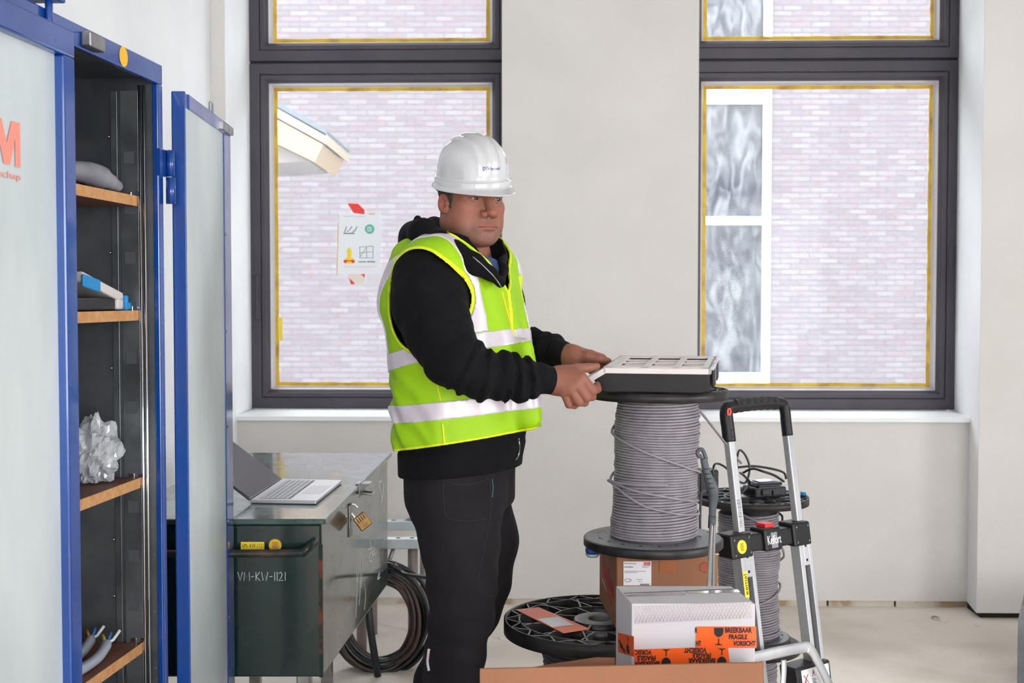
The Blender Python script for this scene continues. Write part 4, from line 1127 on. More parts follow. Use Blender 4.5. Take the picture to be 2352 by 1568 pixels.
m.add([wf(1456, 1491, .0009), wf(1672, 1484, .0009), wf(1676, 1523, .0009), wf(1675, 1532, .0009), wf(1457, 1532, .0009)], [(0, 1, 2, 3, 4)])
m.add([wsd(1419, 1452), wsd(1456, 1461), wsd(1456, 1508), wsd(1420, 1497)], [(0, 1, 2, 3)])
m.build('fragile_tape', M_orange, wb, fix=False)
k_ = Df / F
m = MB()
def tx(s, px, py, w, h, ex=E, ey=Z, fn=None, e=.0013): put_text(m, s, wf(px, py, e), ex, ey, width=w * k_, height=h * k_, size=.02, bold=.0009)
tx('BREEKBAAR', 1665, 1453, 63, 13); tx('FRAGILE', 1674, 1468, 43, 12); tx('VORSICHT', 1684, 1483, 52, 12)
tx('R', 1596.5, 1453, 6, 12); tx('HT', 1598, 1483, 13, 12)
tx('VORSICHT', 1623, 1487, 52, 12, -E, -Z); tx('FRAGILE', 1633, 1499, 43, 12, -E, -Z); tx('BREEKBAAR', 1643, 1511, 63, 12, -E, -Z)
tx('VORSIC', 1497, 1492, 40, 12, -E, -Z); tx('FRAGILE', 1506, 1505, 43, 12, -E, -Z); tx('BREEKBAA', 1515, 1518, 58, 12, -E, -Z)
def goblet(px, py, flip, o=wf, sc=1.0):
    g = [(-11, 0), (-11, 9), (-10, 15), (-6, 20), (-1.5, 22)]; g2 = [(1.5, 22), (6, 20), (10, 15), (11, 9), (11, 0)]
    pts = [(x, -y) for x, y in g + g2]
    s_ = -1 if flip else 1
    org = o(px, py, .0013); exx = E * k_ * sc * s_; eyy = Z * k_ * sc * s_
    poly2(m, org, exx, eyy, pts[::-1] if True else pts)
    rect(m, org, exx, eyy, -1.2, -38, 1.2, -25)
    poly2(m, org, exx, eyy, [(-10, -41), (10, -41), (1.2, -37), (-1.2, -37)])
goblet(1651, 1441, False); goblet(1658, 1529, True); goblet(1530, 1531, True)
m.build('lettering', M_ink, wb, fix=False)
m = MB()
sdx = (V[0] - V[3]).normalized()
def txs(s, px, py, w, h): put_text(m, s, wsd(px, py, .0012), -sdx * 1.0, -Z, width=w, height=h * k_, size=.02, bold=.0005)
txs('BREE', 1436, 1492, .05, 10); txs('FRA', 1430, 1479, .045, 10); 
q = wsd(1442, 1490, .0012); poly2(m, q, -sdx * .028, Z * k_, [(-.45, -10), (.45, -10), (.45, 3), (.2, 10), (-.2, 10), (-.45, 3)]); rect(m, q, sdx * .028, Z * k_, -.05, 12, .05, 24); rect(m, q, sdx * .028, Z * k_, -.4, 24, .4, 27)
m.build('lettering', M_ink, wb, fix=False)
m = MB(); m.add([wt(1435, 1365), wt(1568, 1357), wt(1577, 1365), wt(1443, 1369)], [(0, 1, 2, 3)]); m.add([wt(1574, 1358), wt(1694, 1353), wt(1701, 1359), wt(1584, 1363)], [(0, 1, 2, 3)])
m.build('clear_tape', mat('clear_tape', (186, 184, 184), .12, coat=1), wb, fix=False)
m = MB(); m.tube([wt(1433, 1362), wt(1685, 1352)], .0006, 4); m.build('flap_seam', M_dark, wb, fix=False)
# big open brown carton
bx0, bx1 = U(1102, 1536, 2.16).x, U(1752, 1521, 2.16).x; zt2 = U(1400, 1530, 2.16).z
bb = thing('carton', 'large open brown cardboard carton in the foreground, at the bottom edge of the view', 'box', ((bx0 + bx1) / 2, 2.36, 0), 'cartons')
m = MB(); m.hexa([Vector((bx0 + .02, 2.17, 0)), Vector((bx1 - .0, 2.17, 0)), Vector((bx1 - .0, 2.52, 0)), Vector((bx0 + .02, 2.52, 0)), Vector((bx0 + .02, 2.17, .655)), Vector((bx1 - .0, 2.17, .655)), Vector((bx1, 2.52, .655)), Vector((bx0 + .02, 2.52, .655))]); m.build('carton_body', M_card, bb, bevel=.004)
m = MB(); za, zb2 = U(1102, 1536, 2.16).z, U(1752, 1521, 2.16).z
m.hexa([Vector((bx0, 2.16, .60)), Vector((bx1, 2.16, .60)), Vector((bx1, 2.166, .60)), Vector((bx0, 2.166, .60)), Vector((bx0, 2.16, za)), Vector((bx1, 2.16, zb2)), Vector((bx1, 2.166, zb2)), Vector((bx0, 2.166, za))])
m.build('front_flap', M_card, bb, bevel=.001)
m = MB()
f0 = U(1210, 1536, 2.30); f1 = U(1262, 1527, 2.30); f2 = U(1370, 1511, 2.30); f3 = U(1412, 1512, 2.30); f4 = U(1412, 1560, 2.30); f5 = U(1210, 1560, 2.30)
m.prism([f0, f1, f2, f3, f4, f5], (0, .006, 0)); m.build('inner_flap', M_card, bb)
m = MB(); e0 = U(1752, 1522, 2.168); m.hexa([Vector((bx1, 2.17, .60)), Vector((bx1 + .004, 2.17, .60)), Vector((bx1 + .03, 2.45, .60)), Vector((bx1 + .026, 2.45, .60)), Vector((bx1, 2.17, zb2)), Vector((bx1 + .004, 2.17, zb2)), Vector((bx1 + .03, 2.45, .67)), Vector((bx1 + .026, 2.45, .67))]); m.build('side_flap', M_card, bb)

# ------------------------------------------------------------------ folding hand truck
M_ral = mat('trolley_aluminium', (196, 197, 200), .38, metal=.55, col2=(172, 173, 176), scale=12, stretch=(1, 1, .2))
M_bar = mat('trolley_black', (18, 18, 20), .45, spec=.4, col2=(26, 26, 28), scale=60, bump=.1, bscale=400)
M_grip = mat('rubber_grip', (38, 37, 39), .65, bump=.2, bscale=500)
tcd = Vector((.79, .61, 0)); tnn = Vector((.61, -.79, 0))    # along the crossbar, towards the camera
lean = .16
tez = (Vector((0, 0, 1)) - tnn * lean)
tn3 = (tnn + Vector((0, 0, lean))).normalized()
T0 = U(1688, 1245, 3.30)
def T(c_, n_, z, lz=True):
    """c_ along the bar from the left rail, n_ towards the camera, z absolute"""
    k = (T0.z - z) * lean
    return Vector((T0.x, T0.y, z)) + tcd * c_ + tnn * (n_ + k)
GW = None
def tcoord(px, py):
    n3 = (tnn + Vector((0, 0, lean))).normalized()
    p = UP(px, py, T0, n3); return (p - Vector((T0.x, T0.y, 0))).dot(tcd), p.z
cL, zh = tcoord(1672, 985); cR, _ = tcoord(1807, 978)
tk = thing('hand_truck', 'folding aluminium hand truck with a black handle, in front of the rear reel', 'hand truck', (T0.x + .1, T0.y, 0))
def tbox(mb, c0, c1, n0, n1, z0, z1):
    mb.hexa([T(c0, n0, z0), T(c1, n0, z0), T(c1, n1, z0), T(c0, n1, z0), T(c0, n0, z1), T(c1, n0, z1), T(c1, n1, z1), T(c0, n1, z1)])
zbar = tcoord(1690, 1240)[1]
zlo = .10
ztop = tcoord(1660, 935)[1]
cl2 = tcoord(1700, 1200)[0] - .0; cr2 = tcoord(1824, 1190)[0]
for c_ in (cL, cR):
    m = MB(); tbox(m, c_ - .013, c_ + .013, -.011, .011, zbar - .05, zh + .05); m.build('upper_tube', M_ral, tk, bevel=.004)
for c_ in (cL, cR):
    m = MB(); q = c_ + .005
    tbox(m, q - .027, q - .010, -.02, .014, zlo, zbar); tbox(m, q + .012, q + .027, -.02, .014, zlo, zbar); tbox(m, q - .010, q + .012, -.02, -.006, zlo, zbar); tbox(m, q - .01, q + .012, -.006, .014, zbar - .10, zbar)
    rl = m.build('lower_rail', M_ral, tk, bevel=.002)
    m = MB(); tbox(m, q - .004, q + .006, -.006, .004, zlo, zbar - .1); m.build('slot_strip', mat('slot_steel', (66, 66, 70), .3, metal=.6) if 'slot_steel' not in MATS else MATS['slot_steel'], rl)
    m = MB()
    for z in (zbar - .045, zbar - .085):
        p = T(q, .0146, z); m.disc(p, .0042, tn3, 14)
    m.build('rail_hole', M_hole, rl, fix=False)
m = MB()
zs = zh + .01
path = catmull([T(cL, 0, zs - .045), T(cL, 0, zs), T(cL - .001, 0, ztop - .035), T(cL + .002, 0, ztop - .012), T(cL + .02, 0, ztop), T((cL + cR) / 2, 0, ztop + .004), T(cR - .02, 0, ztop), T(cR - .002, 0, ztop - .012), T(cR + .001, 0, ztop - .035), T(cR, 0, zs), T(cR, 0, zs - .045)], 6)
m.tube(path, .0185, 16, sx=.85); hd = m.build('handle', M_bar, tk)
m = MB(); n_ = 30
pts = [T(cL + .035 + (cR - cL - .07) * k / n_, 0, ztop + .003 * math.sin(math.pi * k / n_)) for k in range(n_ + 1)]
m.tube(pts, [.0192 + .0008 * math.cos(k * 1.3) for k in range(n_ + 1)], 16, sx=.85); m.build('grip', M_grip, hd)
m = MB()
for c_ in (cL, cR):
    for dz in (-.03, -.012):
        p = T(c_, .0150, zs + dz); m.tube([p, p + tnn * .002], .0035, 10)
m.build('screw', mat('dark_screw', (60, 60, 62), .3, metal=.6), hd)
# orange-red sticker on the handle corner
m = MB(); n3 = tnn; p = T(cL - .006, .0178, ztop - .012)
poly2(m, p, tcd, tez, [(-.009, -.008), (.004, -.010), (.010, .002), (.006, .011), (-.004, .010), (-.009, .003)]); st = m.build('sticker', mat('signal_red', (238, 76, 40), .5), hd, fix=False)
m = MB(); stroke(m, p, tcd, Z, [(-.003, -.004), (.001, .004), (.003, .0)], .0012, tnn); stroke(m, p, tcd, Z, [(-.001, .006), (.003, .005)], .0008, tnn); m.build('print', M_ink, st)
# crossbar
cA_, cB_ = tcoord(1661, 1250)[0], tcoord(1845, 1225)[0]
hb_ = .032
m = MB()
tbox(m, cA_, cA_ + .085, -.026, .030, zbar - .043, zbar + .022); tbox(m, cB_ - .075, cB_, -.026, .030, zbar - .040, zbar + .025)
tbox(m, cA_ + .08, cB_ - .07, -.02, .022, zbar - .034, zbar + .014); cm_ = (cA_ + cB_) / 2
tbox(m, cm_ - .032, cm_ + .038, -.024, .032, zbar - .038, zbar + .024)
cb_ = m.build('crossbar', M_bar, tk, bevel=.006, seg=3)
m = MB(); tbox(m, cm_ - .012, cm_ + .024, -.015, .02, zbar + .022, zbar + .034); m.build('red_button', mat('red_button', (214, 36, 44), .4), cb_, bevel=.002)
m = MB(); m.disc(T(cA_ + .040, .0306, zbar - .012), .0185, tn3); rs = m.build('round_sticker', M_yellow, cb_, fix=False)
m = MB()
for k in range(7): rect(m, T(cA_ + .040, .0312, zbar - .012), tcd, tez, -.007 + .001 * (k % 2), -.010 + k * .003, .007 - .001 * (k % 3), -.0088 + k * .003)
m.build('print', M_ink, rs, fix=False)
m = MB()
for (c_, z) in ((cA_ + .012, .008), (cA_ + .07, .01), (cA_ + .012, -.032), (cA_ + .072, -.03), (cB_ - .062, .014), (cB_ - .012, .014), (cB_ - .062, -.028), (cB_ - .012, -.028)):
    p = T(c_, .030, zbar + z); m.tube([p, p + tnn * .002], .003, 8)
m.build('screw', M_steel, cb_)
m = MB(); rect(m, T(cm_ - .008, .0324, zbar - .03), tcd, tez, 0, 0, .026, .042); lg = m.build('logo_block', mat('logo_grey', (132, 134, 140), .5), cb_, fix=False)
m = MB(); put_text(m, 'Kelfort', T(cm_ - .024, .0331, zbar - .019), tcd, tez, width=.056, height=.024, size=.03, bold=.0003); m.build('lettering', mat('logo_white', (244, 244, 246), .5), cb_, fix=False)
# pen code on left tube, yellow strip
m = MB()
ps = T(cL + .0035, .0112, zbar + .035); handwrite(m, 'VM-SW-2155', ps, tez , -tcd, .011, 1.05, .0005, tnn); m.build('pen_code', M_ink, tk)
m = MB(); q = cL + .005; zz_ = tcoord(1688, 1312)[1]; rect(m, T(q - .0185, .0148, zz_), tcd, tez, -.0085, -.07, .0085, 0)
ys = m.build('yellow_label', M_yellow, tk, fix=False)
m = MB(); put_text(m, 'eemal', T(q - .013, .0155, zz_ - .062), tez, -tcd, width=.054, height=.012, size=.02); m.build('lettering', M_ink, ys, fix=False)
# folded toe plate, housing, wheels
def tq(px, py, n_=.06):
    n3 = (tnn + Vector((0, 0, lean))).normalized(); return UP(px, py, T0 + tnn * n_, n3)
m = MB()
outer = catmull([tq(1700, 1560), tq(1722, 1515), tq(1742, 1508), tq(1840, 1487), tq(1860, 1490), tq(1874, 1510), tq(1905, 1572)], 6)
outer += [tq(1960, 1690), tq(1720, 1720), tq(1690, 1600)]
i1 = catmull([tq(1727, 1568), tq(1745, 1526), tq(1770, 1521), tq(1786, 1530), tq(1794, 1545), tq(1790, 1568)], 5)
m.tube(outer[:-3], .0045, 12, sx=3.4, up=tn3); m.tube(catmull([tq(1800, 1515), tq(1800, 1550), tq(1793, 1620)], 6), .0042, 12, sx=2.4, up=tn3)
m.tube([tq(1905, 1572), tq(1945, 1660), tq(1860, 1700), tq(1760, 1700), tq(1700, 1600), tq(1700, 1560)], .0045, 12, sx=3.4, up=tn3)
m.build('toe_plate', M_ral, tk)
m = MB(); za_ = tcoord(1845, 1520)[1]; c0_ = tcoord(1812, 1540)[0]; c1_ = tcoord(1888, 1540)[0]
tbox(m, cA_ - .02, cB_ + .02, -.03, .02, .09, .20); tbox(m, c0_ - .005, c1_ + .005, -.03, .03, .2, za_); tbox(m, cL - .03, cL + .04, -.03, .02, .2, .34)
ho = m.build('housing', M_black, tk, bevel=.005)
m = MB(); rect(m, T(c0_ + .016, .0308, za_ - .07), tcd, tez, 0, 0, c1_ - c0_ - .02, .062); sl_ = m.build('safety_label', M_label, tk, fix=False)
m = MB()
o_ = T(c0_ + .016, .0314, za_ - .07)
stroke(m, o_, tcd, tez, [(.008, .048), (.026, .026)], .0011, tnn); stroke(m, o_, tcd, tez, [(.026, .048), (.008, .026)], .0011, tnn); stroke(m, o_, tcd, tez, [(.05, .052), (.05, .044)], .0011, tnn); m.build('red_cross', M_redp, sl_)
m = MB()
for k in range(6): rect(m, o_, tcd, tez, .042, .012 + k * .004, .060 - .003 * (k % 2), .0135 + k * .004)
stroke(m, o_, tcd, tez, [(.012, .006), (.010, .018), (.016, .022), (.014, .034)], .0007, tnn); stroke(m, o_, tcd, tez, [(.022, .010), (.014, .014)], .0007, tnn); stroke(m, o_, tcd, tez, [(.044, .040), (.050, .057), (.056, .040), (.044, .040)], .0005, tnn)
m.build('print', M_ink, sl_)
for c_ in (cA_ - .045, cB_ + .045):
    m = MB(); p = T(c_, -.02, .075); p.z = .075
    m.tube([p - tcd * .016, p + tcd * .016], .075, 32); wh = m.build('wheel', mat('tyre', (30, 30, 30), .7) if 'tyre' not in MATS else MATS['tyre'], tk, bevel=.006)
    m = MB(); m.tube([p - tcd * .018, p + tcd * .018], .04, 24); m.build('wheel_hub', M_steel, wh)

# ------------------------------------------------------------------ organiser box in the man's hands
M_obox = mat('organiser_black', (19, 16, 18), .45, spec=.35, col2=(26, 22, 24), scale=40)
M_lid = mat('frosted_lid', (206, 200, 200), .3, spec=.6)
bu = Vector((.977, -.205, 0)).normalized()       # along the near edge
bv = Vector((-bu.y, bu.x, 0))                    # away from the camera
bn = Vector((0, 0, 1))
tiltb = math.radians(1.8)
bv = (bv * math.cos(tiltb) + Vector((0, 0, 1)) * math.sin(tiltb)).normalized(); bn = bu.cross(bv).normalized()
O0 = U(1388, 905, 2.865)      # near left bottom corner
O0.z = ctop.z + .0015
BL = .245; BWd = .33; BH = .050
org = thing('organiser_box', 'black parts organiser with a clear lid held by the man on the reel', 'box', O0 + bu * .12 + bv * .16)
def OB(x, y, z): return O0 + bu * x + bv * y + bn * z
m = MB()
pts = [(-.035, .040), (.012, .0), (.20, .0), (.235, .006), (BL, .010), (BL, BH), (.0, BH), (-.030, .034)]
prof = [(-.022, .024), (-.004, .0), (BL - .02, .0), (BL, .004), (BL, BH), (.004, BH), (-.028, .036)]
m.prism([OB(x, .0, z) for x, z in prof], bv * BWd); m.build('box_base', M_obox, org, bevel=.004)
m = MB()
tp = .011
# lid skirt all round + cross bars, leaving windows
Lz0, Lz1 = BH - .004, BH + .012
xw = [.0, .028, .095, .115, .165, .183, .228, BL + .004]
def obox(mb, x0, x1, y0, y1, z0, z1):
    mb.hexa([OB(x0, y0, z0), OB(x1, y0, z0), OB(x1, y1, z0), OB(x0, y1, z0), OB(x0, y0, z1), OB(x1, y0, z1), OB(x1, y1, z1), OB(x0, y1, z1)])
obox(m, -.002, BL + .003, -.004, .004, Lz0, Lz1); obox(m, -.002, BL + .003, BWd - .004, BWd + .004, Lz0, Lz1); obox(m, BL - .004, BL + .003, -.004, BWd + .004, Lz0, Lz1); obox(m, -.002, .004, -.004, BWd + .004, Lz0, Lz1)
for (xa_, xb_) in ((-.002, .03), (.088, .104), (.16, .176), (.228, BL + .003)): obox(m, xa_, xb_, -.004, BWd + .004, Lz1 - .004, Lz1)
for (ya, yb) in ((-.004, .045), (.125, .135), (.205, .215), (.295, BWd + .004)): obox(m, .0, BL + .003, ya, yb, Lz1 - .0042, Lz1 - .0002)
# sloping handle end
m.prism([OB(.004, -.004, Lz1), OB(.004, -.004, Lz0), OB(-.036, -.004, .022), OB(-.052, -.004, .022), OB(-.052, -.004, .031), OB(-.040, -.004, .034)], bv * .012)
m.prism([OB(.004, BWd - .008, Lz1), OB(.004, BWd - .008, Lz0), OB(-.036, BWd - .008, .022), OB(-.052, BWd - .008, .022), OB(-.052, BWd - .008, .031), OB(-.040, BWd - .008, .034)], bv * .012)
m.prism([OB(-.036, -.004, .022), OB(-.052, -.004, .022), OB(-.052, -.004, .031), OB(-.040, -.004, .034)], bv * (BWd + .008))
m.prism([OB(.004, 0, Lz1), OB(.004, 0, Lz1 - .004), OB(-.026, 0, .038), OB(-.026, 0, .042)], bv * BWd)
lid_ = m.build('lid', M_lid, org, bevel=.0012)
m = MB(); obox(m, .01, BL - .006, .01, BWd - .01, BH + .0006, BH + .005); m.build('compartments', mat('compartment_pale', (214, 196, 190), .3, coat=.6, col2=(120, 116, 118), scale=14, stretch=(1, 3, 1), lo=.56, hi=.62), org)
m = MB()
for (ya) in (.03, .20):
    obox(m, BL + .003, BL + .011, ya, ya + .075, .012, BH + .008)
m.build('latch', mat('latch_black', (34, 32, 36), .3), org, bevel=.003)
m = MB()
for ya in (.03, .20): m.tube([OB(BL + .006, ya - .012, BH + .009), OB(BL + .006, ya + .09, BH + .009)], .005, 10)
m.build('latch_hinge', mat('clear_hinge', (180, 180, 184), .15, coat=.6), org)
# ------------------------------------------------------------------ distance-field modelling for the man
f32 = np.float32
class Fld:
    def __init__(self, lo, hi, h):
        self.lo = np.array(lo, f32); self.h = h
        n = [int(math.ceil((hi[i] - lo[i]) / h)) + 1 for i in range(3)]
        ax = [self.lo[i] + h * np.arange(n[i], dtype=f32) for i in range(3)]
        self.X = ax[0][:, None, None]; self.Y = ax[1][None, :, None]; self.Z = ax[2][None, None, :]
        self.shape = tuple(n)
def smin(a, b, k):
    h = np.clip(.5 + .5 * (b - a) / k, 0, 1)
    return b * (1 - h) + a * h - k * h * (1 - h)
def smax(a, b, k): return -smin(-a, -b, k)
def ell(X, Y, Z, c, r):
    x, y, z = X - c[0], Y - c[1], Z - c[2]
    k0 = np.sqrt((x / r[0]) ** 2 + (y / r[1]) ** 2 + (z / r[2]) ** 2)
    k1 = np.sqrt((x / r[0] ** 2) ** 2 + (y / r[1] ** 2) ** 2 + (z / r[2] ** 2) ** 2) + 1e-6
    return k0 * (k0 - 1) / k1
def cone(X, Y, Z, a, b, ra, rb, ret=False):
    ba = [b[i] - a[i] for i in range(3)]; L2 = sum(t * t for t in ba) + 1e-9
    px, py, pz = X - a[0], Y - a[1], Z - a[2]
    h = np.clip((px * ba[0] + py * ba[1] + pz * ba[2]) / L2, 0, 1)
    d = np.sqrt((px - ba[0] * h) ** 2 + (py - ba[1] * h) ** 2 + (pz - ba[2] * h) ** 2) - (ra + (rb - ra) * h)
    return (d, h) if ret else d
def chain(X, Y, Z, nodes, k=0.0):
    d = None
    for i in range(len(nodes) - 1):
        e = cone(X, Y, Z, nodes[i][0], nodes[i + 1][0], nodes[i][1], nodes[i + 1][1])
        d = e if d is None else (smin(d, e, k) if k else np.minimum(d, e))
    return d
def surfnet(d, lo, h):
    s = d < 0
    c = s[:-1, :-1, :-1].astype(np.int8)
    for (i, j, k) in ((1, 0, 0), (0, 1, 0), (0, 0, 1), (1, 1, 0), (1, 0, 1), (0, 1, 1), (1, 1, 1)):
        c += s[i:d.shape[0] - 1 + i, j:d.shape[1] - 1 + j, k:d.shape[2] - 1 + k]
    act = (c > 0) & (c < 8)
    I = np.argwhere(act); idx = -np.ones(act.shape, np.int64); idx[act] = np.arange(len(I))
    off = [(i, j, k) for i in (0, 1) for j in (0, 1) for k in (0, 1)]
    vals = {o: d[I[:, 0] + o[0], I[:, 1] + o[1], I[:, 2] + o[2]] for o in off}
    acc = np.zeros((len(I), 3)); n = np.zeros(len(I))
    for o in off:
        for a in range(3):
            if o[a] == 0:
                p = list(o); p[a] = 1; p = tuple(p)
                v0, v1 = vals[o], vals[p]; m = (v0 < 0) != (v1 < 0)
                t = np.where(m, v0 / np.where(m, v0 - v1, 1), 0)
                q = np.zeros((len(I), 3)); q[:] = o; q[:, a] = t
                acc[m] += q[m]; n[m] += 1
    V = (I + acc / n[:, None]) * h + np.array(lo)
    Fs = []
    for a in range(3):
        b, c_ = (a + 1) % 3, (a + 2) % 3
        sl0 = [slice(None)] * 3; sl1 = [slice(None)] * 3
        sl0[a] = slice(0, -1); sl1[a] = slice(1, None)
        s0 = s[tuple(sl0)]; s1 = s[tuple(sl1)]
        E = np.argwhere(s0 != s1); sg = s0[tuple(E.T)]
        ok = (E[:, b] > 0) & (E[:, c_] > 0) & (E[:, b] < act.shape[b]) & (E[:, c_] < act.shape[c_])
        E = E[ok]; sg = sg[ok]
        def at(db, dc):
            Q = E.copy(); Q[:, b] += db; Q[:, c_] += dc
            return idx[tuple(Q.T)]
        q = np.stack([at(-1, -1), at(0, -1), at(0, 0), at(-1, 0)], 1)
        q[~sg] = q[~sg][:, ::-1]
        Fs.append(q[(q >= 0).all(1)])
    return V, np.concatenate(Fs)
def relax(V, Fq, it=2, w=.5):
    e = np.concatenate([Fq[:, [0, 1]], Fq[:, [1, 2]], Fq[:, [2, 3]], Fq[:, [3, 0]]])
    for _ in range(it):
        S = np.zeros_like(V); n = np.zeros(len(V))
        for a, b in ((0, 1), (1, 0)):
            for k in range(3): S[:, k] += np.bincount(e[:, a], V[e[:, b], k], len(V))
            n += np.bincount(e[:, a], minlength=len(V))
        V = V * (1 - w) + w * S / np.maximum(n, 1)[:, None]
    return V
_rs = np.random.RandomState(4)
def waves(X, Y, Z, sc, n=5, seed=0):
    r = np.random.RandomState(seed); out = 0
    for _ in range(n):
        k = r.normal(size=3) * sc; out = out + np.sin(k[0] * X + k[1] * Y + k[2] * Z + r.uniform(0, 6.28)).astype(f32)
    return out / n

MD = 3.05
LT = np.array([.42, .906, 0]); FW = np.array([.906, -.42, 0])
LT = LT / np.linalg.norm(LT); FW = FW / np.linalg.norm(FW)
man = thing('person', 'man in white hard hat, black hoodie and yellow safety vest holding the organiser box', 'person', (U(1060, 900, MD).x, MD, 0))
def ux(px): return (px - CX) / F * MD
def uz(py): return U(1100, py, MD).z
# torso table: py, px centre, A lateral, B forward
def tube_tab(X, Y, Z, tab, p=2.2):
    zs = np.array([uz(t[0]) for t in tab][::-1]); cx = np.array([ux(t[1]) for t in tab][::-1]); A = np.array([t[2] for t in tab][::-1]); B = np.array([t[3] for t in tab][::-1])
    zq = Z.ravel()
    c = np.interp(zq, zs, cx).astype(f32).reshape(Z.shape); a_ = np.interp(zq, zs, A).astype(f32).reshape(Z.shape); b_ = np.interp(zq, zs, B).astype(f32).reshape(Z.shape)
    x, y = X - c, Y - MD
    a = x * LT[0] + y * LT[1]; b = x * FW[0] + y * FW[1]
    r = np.sqrt(a * a + b * b) + 1e-6
    rho = (np.abs(a / a_) ** p + np.abs(b / b_) ** p) ** (1 / p) + 1e-6
    return r * (1 - 1 / rho), a, b
def P(px, py, D): v = U(px, py, D); return (v.x, v.y, v.z)
def N_(px, py, D, r): return (P(px, py, D), r)
TORSO = [(560, 1062, .10, .085), (600, 1052, .165, .105), (650, 1046, .195, .125), (700, 1046, .197, .136), (800, 1058, .195, .146), (900, 1067, .195, .152), (980, 1065, .190, .148), (1050, 1059, .184, .138), (1090, 1058, .182, .136), (1160, 1058, .17, .13)]
armR = [N_(978, 640, 2.90, .078), N_(985, 695, 2.86, .086), N_(1005, 755, 2.81, .078), N_(1043, 826, 2.755, .064), N_(1098, 856, 2.76, .056), N_(1150, 866, 2.77, .052), N_(1195, 871, 2.785, .046), N_(1238, 869, 2.80, .040)]
cufR = [N_(1236, 868, 2.80, .034), N_(1276, 876, 2.815, .033)]
armL = [N_(1128, 640, 3.22, .078), N_(1135, 700, 3.28, .078), N_(1160, 788, 3.33, .062), N_(1210, 800, 3.27, .054), N_(1258, 808, 3.2, .044), N_(1286, 812, 3.16, .038)]
cufL = [N_(1282, 812, 3.165, .032), N_(1308, 816, 3.135, .029)]

M_hood = mat('hoodie_black', (9, 9, 13), .9, spec=.25, col2=(6, 6, 9), scale=30, bump=.25, bscale=900)
M_trou = mat('work_trousers', (28, 25, 28), .85, spec=.3, col2=(20, 18, 21), scale=10, bump=.2, bscale=700)
M_vest = mat('hi_vis_yellow', (150, 196, 0), .65, col2=(142, 188, 0), scale=10, bump=.08, bscale=1200)
M_bind = mat('vest_binding', (206, 222, 20), .6)
M_refl = mat('reflective_tape', (210, 202, 210), .35, metal=.15, col2=(200, 191, 200), scale=14, bump=.05, bscale=300)

# ---- hoodie
lo = (ux(860), 2.62, uz(1100)); hi = (P(1330, 700, 3.1)[0], 3.46, uz(470))
G = Fld(lo, hi, .0042)
X, Y, Z = G.X, G.Y, G.Z
dt, a, b = tube_tab(X, Y, Z, TORSO)
dt = np.maximum(dt, Z - uz(560))
wv = waves(X, Y, Z, 28, 6, 3); wv2 = waves(X, Y, Z, 60, 6, 5)
d = dt
shR, shL = P(985, 632, 2.90), P(1122, 634, 3.20); nk = P(1062, 585, 3.06)
d = smin(d, cone(X, Y, Z, shR, nk, .070, .075), .06); d = smin(d, cone(X, Y, Z, shL, nk, .070, .075), .06)
# folds on the sleeves
def sleeve(nodes, seed):
    dd_, ss = None, None; L = 0
    for i in range(len(nodes) - 1):
        e, h = cone(X, Y, Z, nodes[i][0], nodes[i + 1][0], nodes[i][1], nodes[i + 1][1], True)
        l = math.dist(nodes[i][0], nodes[i + 1][0]); s_ = L + h * l; L += l
        if dd_ is None: dd_, ss = e, s_
        else: ss = np.where(e < dd_, s_, ss); dd_ = smin(dd_, e, .02)
    return dd_, ss, L
dr, sr, Lr = sleeve(armR, 1)
fold = np.sin(sr * 175 + 3.2 * wv + 16 * (Z - 1.2)) * (.0010 + .0058 * np.clip((sr - Lr * .42) / (Lr * .3), 0, 1)) * (.55 + .9 * np.clip(wv2 + .3, 0, 1))
dr = dr - fold - .003 * wv
dl, sl_, Ll = sleeve(armL, 2)
dl = dl - np.sin(sl_ * 190 + 3 * wv) * .0058 * (.5 + np.clip(wv2 + .3, 0, 1)) * np.clip((sl_ - Ll * .45) / (Ll * .2), 0, 1)
d = smin(d, dr, .025); d = smin(d, dl, .025)
d = smin(d, chain(X, Y, Z, cufR), .004); d = smin(d, chain(X, Y, Z, cufL), .004)
# hollow cuffs
# hood collar
hoodpath = [N_(955, 540, 3.10, .034), N_(972, 532, 3.0, .032), N_(1008, 558, 2.925, .030), N_(1046, 588, 2.90, .028), N_(1090, 606, 2.885, .026), N_(1124, 628, 2.885, .017), N_(1147, 650, 2.89, .009)]
hoodp2 = [N_(955, 540, 3.10, .034), N_(1000, 530, 3.2, .032), N_(1060, 545, 3.22, .034), N_(1118, 570, 3.14, .028), N_(1143, 590, 3.03, .022), N_(1153, 618, 2.96, .014), N_(1150, 650, 2.90, .009)]
hd_ = smin(chain(X, Y, Z, hoodpath, .015), chain(X, Y, Z, hoodp2, .015), .02)
hd_ = smin(hd_, cone(X, Y, Z, P(957, 560, 3.08), P(938, 612, 3.07), .040, .042), .035)
hd_ = smin(hd_, cone(X, Y, Z, P(960, 502, 3.05), P(990, 512, 2.99), .011, .010), .010)
hd_ = hd_ - .004 * wv
d = smin(d, hd_, .012)
# neck opening
d = smax(d, -cone(X, Y, Z, P(1092, 560, 3.02), P(1062, 500, 3.05), .074, .10), .008)
d = smax(d, -cone(X, Y, Z, P(1070, 560, 3.05), P(1142, 628, 2.92), .070, .010), .006)
d = d - .0022 * wv - .0015 * wv2 * np.clip((1.2 - Z) * 8, 0, 1)
hem = uz(1080) + .012 * b / .15
d = smin(d, np.maximum(dt - .004, np.abs(Z - hem - .032) - .03), .006)
d = np.maximum(d, hem - Z)
